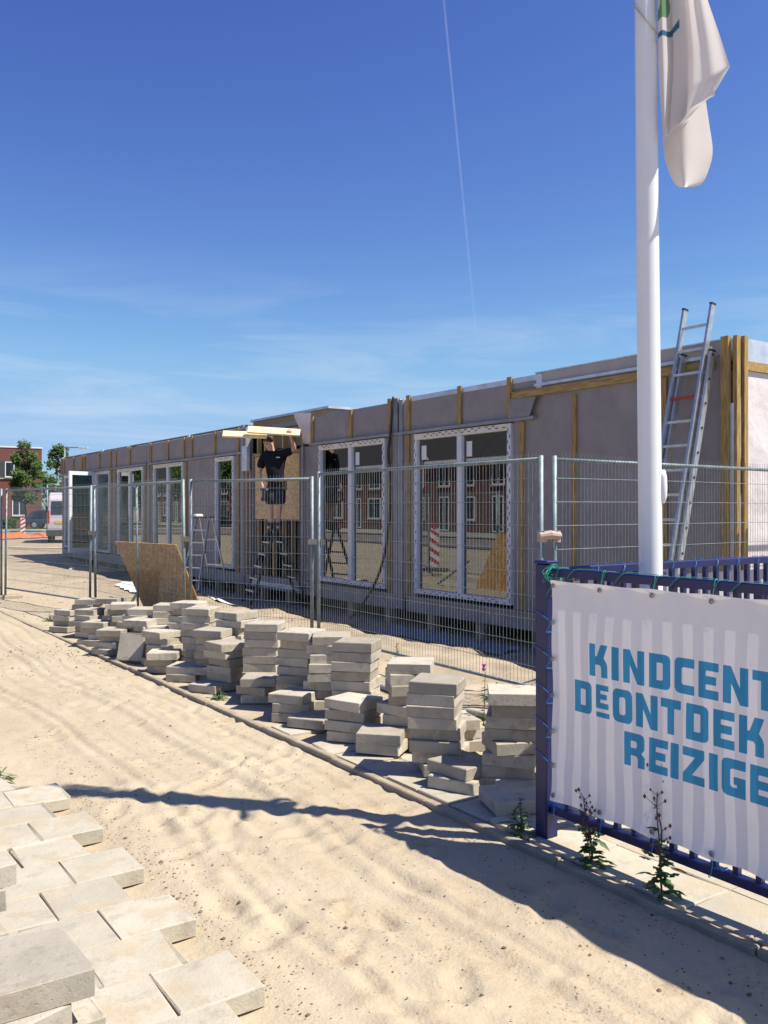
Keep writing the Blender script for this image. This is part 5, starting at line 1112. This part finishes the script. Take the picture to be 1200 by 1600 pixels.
# ------------------------------------------------------------------ van, car
def van():
    t = thing('van', 'white delivery van seen from behind beyond the building end', 'van', (10.75, 44.3, .0), -R(16))
    prof = [(0.02, .45), (0.0, 1.0), (.10, 2.1), (.35, 2.42), (3.6, 2.42), (4.3, 1.75), (5.1, 1.25), (5.25, .5)]
    m = MB(); n = len(prof)
    for ins, z_ in ((0, 0),): pass
    def sec(x, k): return [(x, y, z) if z < 1.2 else (x + (0.0 if k == 0 else 0), y, z) for y, z in prof]
    xsn = [(0.10, 1), (0, 0), (2.0, 0), (1.90, 1)]
    vs = []
    for x, e in ((.0, 0), (2.0, 0)):
        for y, z in prof: vs.append((x + (.10 if x < 1 else -.10) * max(0, (z - 1.1) / 1.3), y, z))
    fs = [tuple(range(n - 1, -1, -1)), tuple(range(n, 2 * n))] + [(i, (i + 1) % n, n + (i + 1) % n, n + i) for i in range(n)]
    m.add(vs, fs); b = m.build('body', M['van'], t); md = b.modifiers.new('bevel', 'BEVEL'); md.width = .07; md.segments = 3
    for x0, x1 in ((.16, .98), (1.02, 1.84)):
        w = MB(); w.add([(x0 + .02, .055, 1.35), (x1 - .02, .055, 1.35), (x1 - .04, .085, 2.0), (x0 + .05, .085, 2.0), (x0 + .02, .012, 1.35), (x1 - .02, .012, 1.35), (x1 - .04, .070, 2.0), (x0 + .05, .070, 2.0)], [(0, 3, 2, 1), (4, 5, 6, 7), (0, 1, 5, 4), (1, 2, 6, 5), (2, 3, 7, 6), (3, 0, 4, 7)]); w.build('rear_window', M['carglass'], t)
        w.v = []
    MB().box(.985, 1.015, -.02, .03, .55, 2.2).build('door_gap', M['darkgrey'], t)
    MB().rbox(-.02, 2.02, -.10, .06, .32, .62, .03).build('bumper', M['darkgrey'], t)
    MB().box(.35, 1.0, -.015, -.003, .92, 1.05).build('number_plate', M['yellow'], t)
    MB().box(.78, .93, -.035, -.002, 1.18, 1.23).build('handle', M['black'], t)
    for x in (.03, 1.87): MB().box(x, x + .10, -.02, .04, .95, 1.55).build('tail_light', M['lamp_red'], t)
    MB().rbox(-.22, -.05, 3.9, 4.0, 1.4, 1.75, .02).build('mirror', M['black'], t); MB().rbox(2.05, 2.22, 3.9, 4.0, 1.4, 1.75, .02).build('mirror', M['black'], t)
    for x, y in ((.02, .9), (1.78, .9), (.02, 4.3), (1.78, 4.3)):
        w = MB().tube([(x, y, .35), (x + .2, y, .35)], .35, 20).build('wheel', M['tyre'], t); MB().tube([(x - .005, y, .35), (x + .205, y, .35)], .2, 14).build('rim', M['alu'], w)
van()
def car():
    t = thing('car', 'dark blue hatchback parked before the brick building', 'car', (15.9, 72.4, .1), R(-30))
    prof = [(0, .35), (-.03, .75), (.15, .95), (.55, 1.38), (1.2, 1.47), (2.3, 1.44), (3.1, .98), (3.95, .82), (4.05, .40)]
    vs = []; n = len(prof)
    for y in (0, 1.75):
        for x, z in prof: vs.append((x, y + (.14 if y < 1 else -.14) * max(0, (z - .9) / .5), z))
    m = MB().add(vs, [tuple(range(n - 1, -1, -1)), tuple(range(n, 2 * n))] + [(i, (i + 1) % n, n + (i + 1) % n, n + i) for i in range(n)])
    b = m.build('body', M['carblue'], t); md = b.modifiers.new('bevel', 'BEVEL'); md.width = .06; md.segments = 3
    MB().add([(.6, -.0, 1.0), (2.85, -.0, 1.0), (2.2, .1, 1.36), (.85, .1, 1.36), (.6, .06, 1.0), (2.85, .06, 1.0), (2.2, .16, 1.36), (.85, .16, 1.36)], [(0, 1, 2, 3), (7, 6, 5, 4), (0, 4, 5, 1), (1, 5, 6, 2), (2, 6, 7, 3), (3, 7, 4, 0)]).build('side_window', M['carglass'], t)
    MB().box(-.05, .04, .55, 1.2, .5, .62).build('number_plate', M['yellow'], t)
    for y in (.05, 1.5): MB().box(-.05, .06, y, y + .2, .72, .88).build('tail_light', M['lamp_red'], t)
    MB().rbox(-.06, .05, .02, 1.73, .32, .48, .02).build('bumper', M['darkgrey'], t)
    for x in (.75, 3.2):
        for y in (-.02, 1.57):
            w = MB().tube([(x, y, .31), (x, y + .2, .31)], .31, 18).build('wheel', M['tyre'], t); MB().tube([(x, y - .006, .31), (x, y + .206, .31)], .19, 12).build('rim', M['alu'], w)
car()

# ------------------------------------------------------------------ houses
def opening(w, parent, x, z, ww, hh, y=0.0, door=False):
    """window set in a wall whose outer face is at local y; wall faces -y"""
    f = MB(); b = .08
    f.box(x, x + b, y - .05, y + .02, z, z + hh); f.box(x + ww - b, x + ww, y - .05, y + .02, z, z + hh); f.box(x + b + .001, x + ww - b - .001, y - .05, y + .02, z, z + b); f.box(x + b + .001, x + ww - b - .001, y - .05, y + .02, z + hh - b, z + hh)
    if ww > 1: f.box(x + ww / 2 - .035, x + ww / 2 + .035, y - .048, y + .02, z + b + .001, z + hh - b - .001)
    fo = f.build('window' if not door else 'door', M['white_frame'], parent)
    MB().box(x + b, x + ww - b, y - .03, y - .018, z + b, z + hh - b).build('pane', M['carglass'], fo)
    if not door: MB().box(x - .06, x + ww + .06, y - .12, y - .052, z - .08, z - .002).build('sill', M['pathpale'], fo)
def house(loc, rz, w, depth, eaves, ridge, label, gable=False, wins=None):
    h = thing('terraced_house', label, 'house', loc, rz, 'brick terraced houses across the street')
    MB().box(0, w, 0, depth, 0, eaves).build('wall', M['brick'], h)
    if gable:
        MB().prism([(0, eaves), (w, eaves), (w / 2, ridge)], 'y', 0.0, depth).build('gable', M['brick'], h)
        for s in (0, 1):
            x0, x1 = (-.25, w / 2) if s == 0 else (w / 2, w + .25); z0 = eaves - .12 if s == 0 else ridge + .2; z1 = ridge + .2 if s == 0 else eaves - .12
            MB().prism([(x0, z0), (x1, z1), (x1, z1 + .14), (x0, z0 + .14)], 'y', -.2, depth).build('roof', M['roof_dark'], h)
            MB().prism([(x0, z0 - .2), (x1, z1 - .2), (x1, z1 + .05), (x0, z0 + .05)], 'y', -.25, -.203).build('verge_board', M['white_frame'], h)
    else:
        MB().prism([(-.35, eaves), (depth / 2, ridge), (depth + .35, eaves), (depth + .35, eaves - .12), (-.35, eaves - .12)], 'x', 0.003, w - .003).build('roof', M['roof_dark'], h)
        MB().box(0, w, -.52, -.36, eaves - .22, eaves - .02).build('gutter', M['white_frame'], h)
    for (x, z, ww, hh, dr_) in wins or ((.6, .85, 1.7, 1.55, 0), (3.3, .12, 1.05, 2.3, 1), (.7, 3.1, 1.45, 1.45, 0), (3.2, 3.1, 1.2, 1.45, 0)): opening(w, h, x, z, ww, hh, 0, dr_)
    MB().box(w / 2 - .3, w / 2 + .3, depth / 2 - .3, depth / 2 + .3, ridge - .2, ridge + .8).build('chimney', M['brick'], h)
    return h
# row across the street, fronts facing +X: local -y -> world +X  (rotate +90deg: local x -> +Y)
HN = ['first', 'second', 'third', 'fourth', 'fifth', 'sixth', 'seventh', 'eighth', 'ninth', 'tenth', 'eleventh', 'twelfth', 'thirteenth', 'fourteenth', 'fifteenth']
yy = 27
for i in range(15):
    g_ = i in (4, 8, 11)
    house((-20.7, yy, .05), R(90), 5.4, 9, 4.85, 10.0 if not g_ else 8.6, ('gabled ' if g_ else '') + 'brick terraced house, ' + HN[i] + ' of the row mirrored in the windows', gable=g_)
    yy += 5.42
# flat roofed brick building at the far left
fb = thing('brick_building', 'flat roofed red brick building at the left edge', 'building', (2, 83.5, .05), R(-2))
MB().box(0, 17.7, 0, 14, 0, 7.0).build('wall', M['brickred'], fb)
MB().box(-.05, 17.75, -.05, 14.05, 7.003, 7.13).build('roof_edge', M['white_frame'], fb)
MB().box(8, 16.5, -.03, -.004, 4.35, 5.75).build('window_band', M['roof_dark'], fb)
MB().box(8, 16.6, -.10, -.034, 4.22, 4.34).build('sill', M['pathpale'], fb)
opening(0, fb, 14.6, 4.4, 1.5, 1.35, -.035); opening(0, fb, 9.2, 4.4, 1.5, 1.35, -.035); opening(0, fb, 15.2, 1.0, 1.2, 1.4, -.004)
MB().box(17.72, 18.8, 3, 3.3, 4.9, 5.1).build('canopy', M['darkgrey'], fb)

# ------------------------------------------------------------------ trees
def tree(x, y, h, r, label, seed, n=2600, leaf_s=.11, trunk_h=.35, group=None, name='tree', crown=None):
    rg = random.Random(seed); t = thing(name, label, 'tree', (x, y, 0), 0, group)
    tr = MB(); tr.tube([(0, 0, -.1), (rg.uniform(-.1, .1), 0, h * trunk_h), (rg.uniform(-.2, .2), rg.uniform(-.2, .2), h * .9)], [r * .07, r * .05, r * .012], 8)
    cl_ = []
    for k in range(26):
        f = rg.random(); z = h * (trunk_h + (1 - trunk_h) * f); rad = r * (math.sin(math.pi * min(1, .18 + f * .8)) ** .8) * rg.uniform(.35, .95); a = rg.uniform(0, 6.28)
        c = Vector((math.cos(a) * rad, math.sin(a) * rad, z)); cl_.append((c, r * rg.uniform(.20, .42)))
        tr.tube([(0, 0, max(h * trunk_h * .8, z - rad * .8)), tuple(c * .6 + Vector((0, 0, z * .36))), tuple(c)], [r * .022, r * .015, r * .006], 5)
    tr.build('trunk', M['bark'], t, smooth=True)
    v = []; f_ = []
    for i in range(n):
        c, cr = rg.choice(cl_); d = Vector((rg.gauss(0, 1), rg.gauss(0, 1), rg.gauss(0, .8))).normalized() * cr * rg.random() ** .45
        p = c + d; a = Vector((rg.gauss(0, 1), rg.gauss(0, 1), rg.gauss(0, 1))).normalized(); b = a.orthogonal().normalized(); s = leaf_s * rg.uniform(.6, 1.3); k = len(v)
        v += [p - a * s, p + b * s * .5, p + a * s, p - b * s * .5]; f_.append((k, k + 1, k + 2, k + 3))
    cr_ = MB(); cr_.v = v; cr_.f = f_; me_ = bpy.data.meshes.new('crown'); me_.from_pydata([tuple(p) for p in v], [], f_); me_.materials.append(M['leaf']); o = bpy.data.objects.new('crown', me_); COL.objects.link(o); o.parent = t
    return t
tree(16.9, 76.3, 6.9, 1.4, 'green street tree in front of the red brick building', 1, 4600, .15, .36)
tree(16.4, 64.0, 5.9, 1.25, 'slim tree behind the white van beside the building end', 2, 1500, .15, .3)
tree(22.0, 90, 4.5, 2.2, 'low distant tree behind the van', 3, 1500, .2, .2)
tree(19.6, 92, 3.4, 1.8, 'low distant bush like tree between car and van', 6, 1500, .18, .15)
for i, (x, y, h, lb) in enumerate(((-15.5, 58, 8, 'broad street tree mirrored in the window right of the doorway'), (-16, 67, 9, 'tall street tree mirrored beside the first'), (-16, 79, 9, 'tall street tree at the far end of the street'), (-14, 92, 8, 'street tree on the near side of the street'))):
    tree(x, y, h, 3.0, lb, 20 + i, 2600, .26, .3)
sh = MB(); rg = random.Random(4); vv = []; ff = []
for i in range(2500):
    x = rg.uniform(14.6, 15.6); y = 74 + rg.uniform(-.5, .5); z = .1 + rg.random() * .75; p = Vector((x, y, z)); a = Vector((rg.gauss(0, 1), rg.gauss(0, 1), rg.gauss(0, 1))).normalized() * .09; b = a.orthogonal().normalized() * .05; k = len(vv); vv += [p - a, p + b, p + a, p - b]; ff.append((k, k + 1, k + 2, k + 3))
sh.v = vv; sh.f = ff; tag(sh.build('hedge', M['leaf']), 'low green hedge left of the parked blue car', 'hedge')

# street lamps
def lamp(x, y, h, arm, rz, label):
    t = thing('street_lamp', label, 'street lamp', (x, y, 0), rz, 'street lamps')
    MB().tube([(0, 0, 0), (0, 0, h)], [.07, .045], 10).build('post', M['galv'], t, smooth=True)
    MB().tube(spline([(0, 0, h - .02), (arm * .15, 0, h + .05), (arm * .8, 0, h + .05)], 4), .035, 8).build('arm', M['galv'], t, smooth=True)
    MB().rbox(arm * .78, arm * 1.25, -.09, .09, h - .01, h + .07, .02).build('lamp_head', M['lampglass'], t)
lamp(13.45, 51.4, 5.05, 1.05, R(-34), 'street lamp whose arm shows above the far building end')
lamp(16.3, 62.0, 3.3, .5, R(-20), 'short street lamp between the tree and the van')
lamp(14.6, 60.0, 3.2, .6, R(-20), 'short street lamp in front of the brick building edge')

# contrail high in the sky
def sky_pt(px_, py_, D):
    t = (px_ - 600) / 1383; u_ = -(py_ - 796) / 1383; v_ = vw + rgt * t; return Vector((v_.x * D, v_.y * D, 1.6 + u_ * D))
cmn = bpy.data.materials.new('contrail vapour'); cmn.use_nodes = True; N = cmn.node_tree.nodes; Lk = cmn.node_tree.links; N.remove(N['Principled BSDF'])
tr = N.new('ShaderNodeBsdfTransparent'); df = N.new('ShaderNodeBsdfTranslucent'); df.inputs[0].default_value = (.95, .97, 1, 1); d2 = N.new('ShaderNodeBsdfDiffuse'); d2.inputs[0].default_value = (.95, .97, 1, 1); ad = N.new('ShaderNodeAddShader'); Lk.new(df.outputs[0], ad.inputs[0]); Lk.new(d2.outputs[0], ad.inputs[1])
at_ = N.new('ShaderNodeAttribute'); at_.attribute_name = 'vapour'; ms = N.new('ShaderNodeMixShader'); Lk.new(at_.outputs['Fac'], ms.inputs[0]); Lk.new(tr.outputs[0], ms.inputs[1]); Lk.new(ad.outputs[0], ms.inputs[2]); Lk.new(ms.outputs[0], N['Material Output'].inputs[0])
A, Bp = sky_pt(688, -60, 2600), sky_pt(748, 560, 5200); dirc = (Bp - A).normalized(); wd = Vector((rgt.x, rgt.y, 0))
vs = []; fs = []; dn = []; n = 120
for i in range(n + 1):
    t = i / n; p = A.lerp(Bp, t); w = (4 + 5 * t)
    k = max(0, 1 - t * .9) * .065 * (.7 + .5 * noise.noise(Vector((t * 25, 0, 0)))) + .03 * (1 - t)
    for j, q in enumerate((-1, -.45, 0, .45, 1)):
        vs.append(tuple(p + wd * w * q + Vector((0, 0, .5 * j)))); dn.append(max(0, k) * (0, .7, 1, .7, 0)[j])
for i in range(n):
    for j in range(4): a = i * 5 + j; fs.append((a, a + 1, a + 6, a + 5))
me = bpy.data.meshes.new('contrail'); me.from_pydata(vs, [], fs); me.materials.append(cmn); aa = me.attributes.new('vapour', 'FLOAT', 'POINT'); aa.data.foreach_set('value', dn)
o = bpy.data.objects.new('contrail', me); COL.objects.link(o); o['kind'] = 'stuff'; o['label'] = 'thin white aircraft contrail crossing the blue sky'
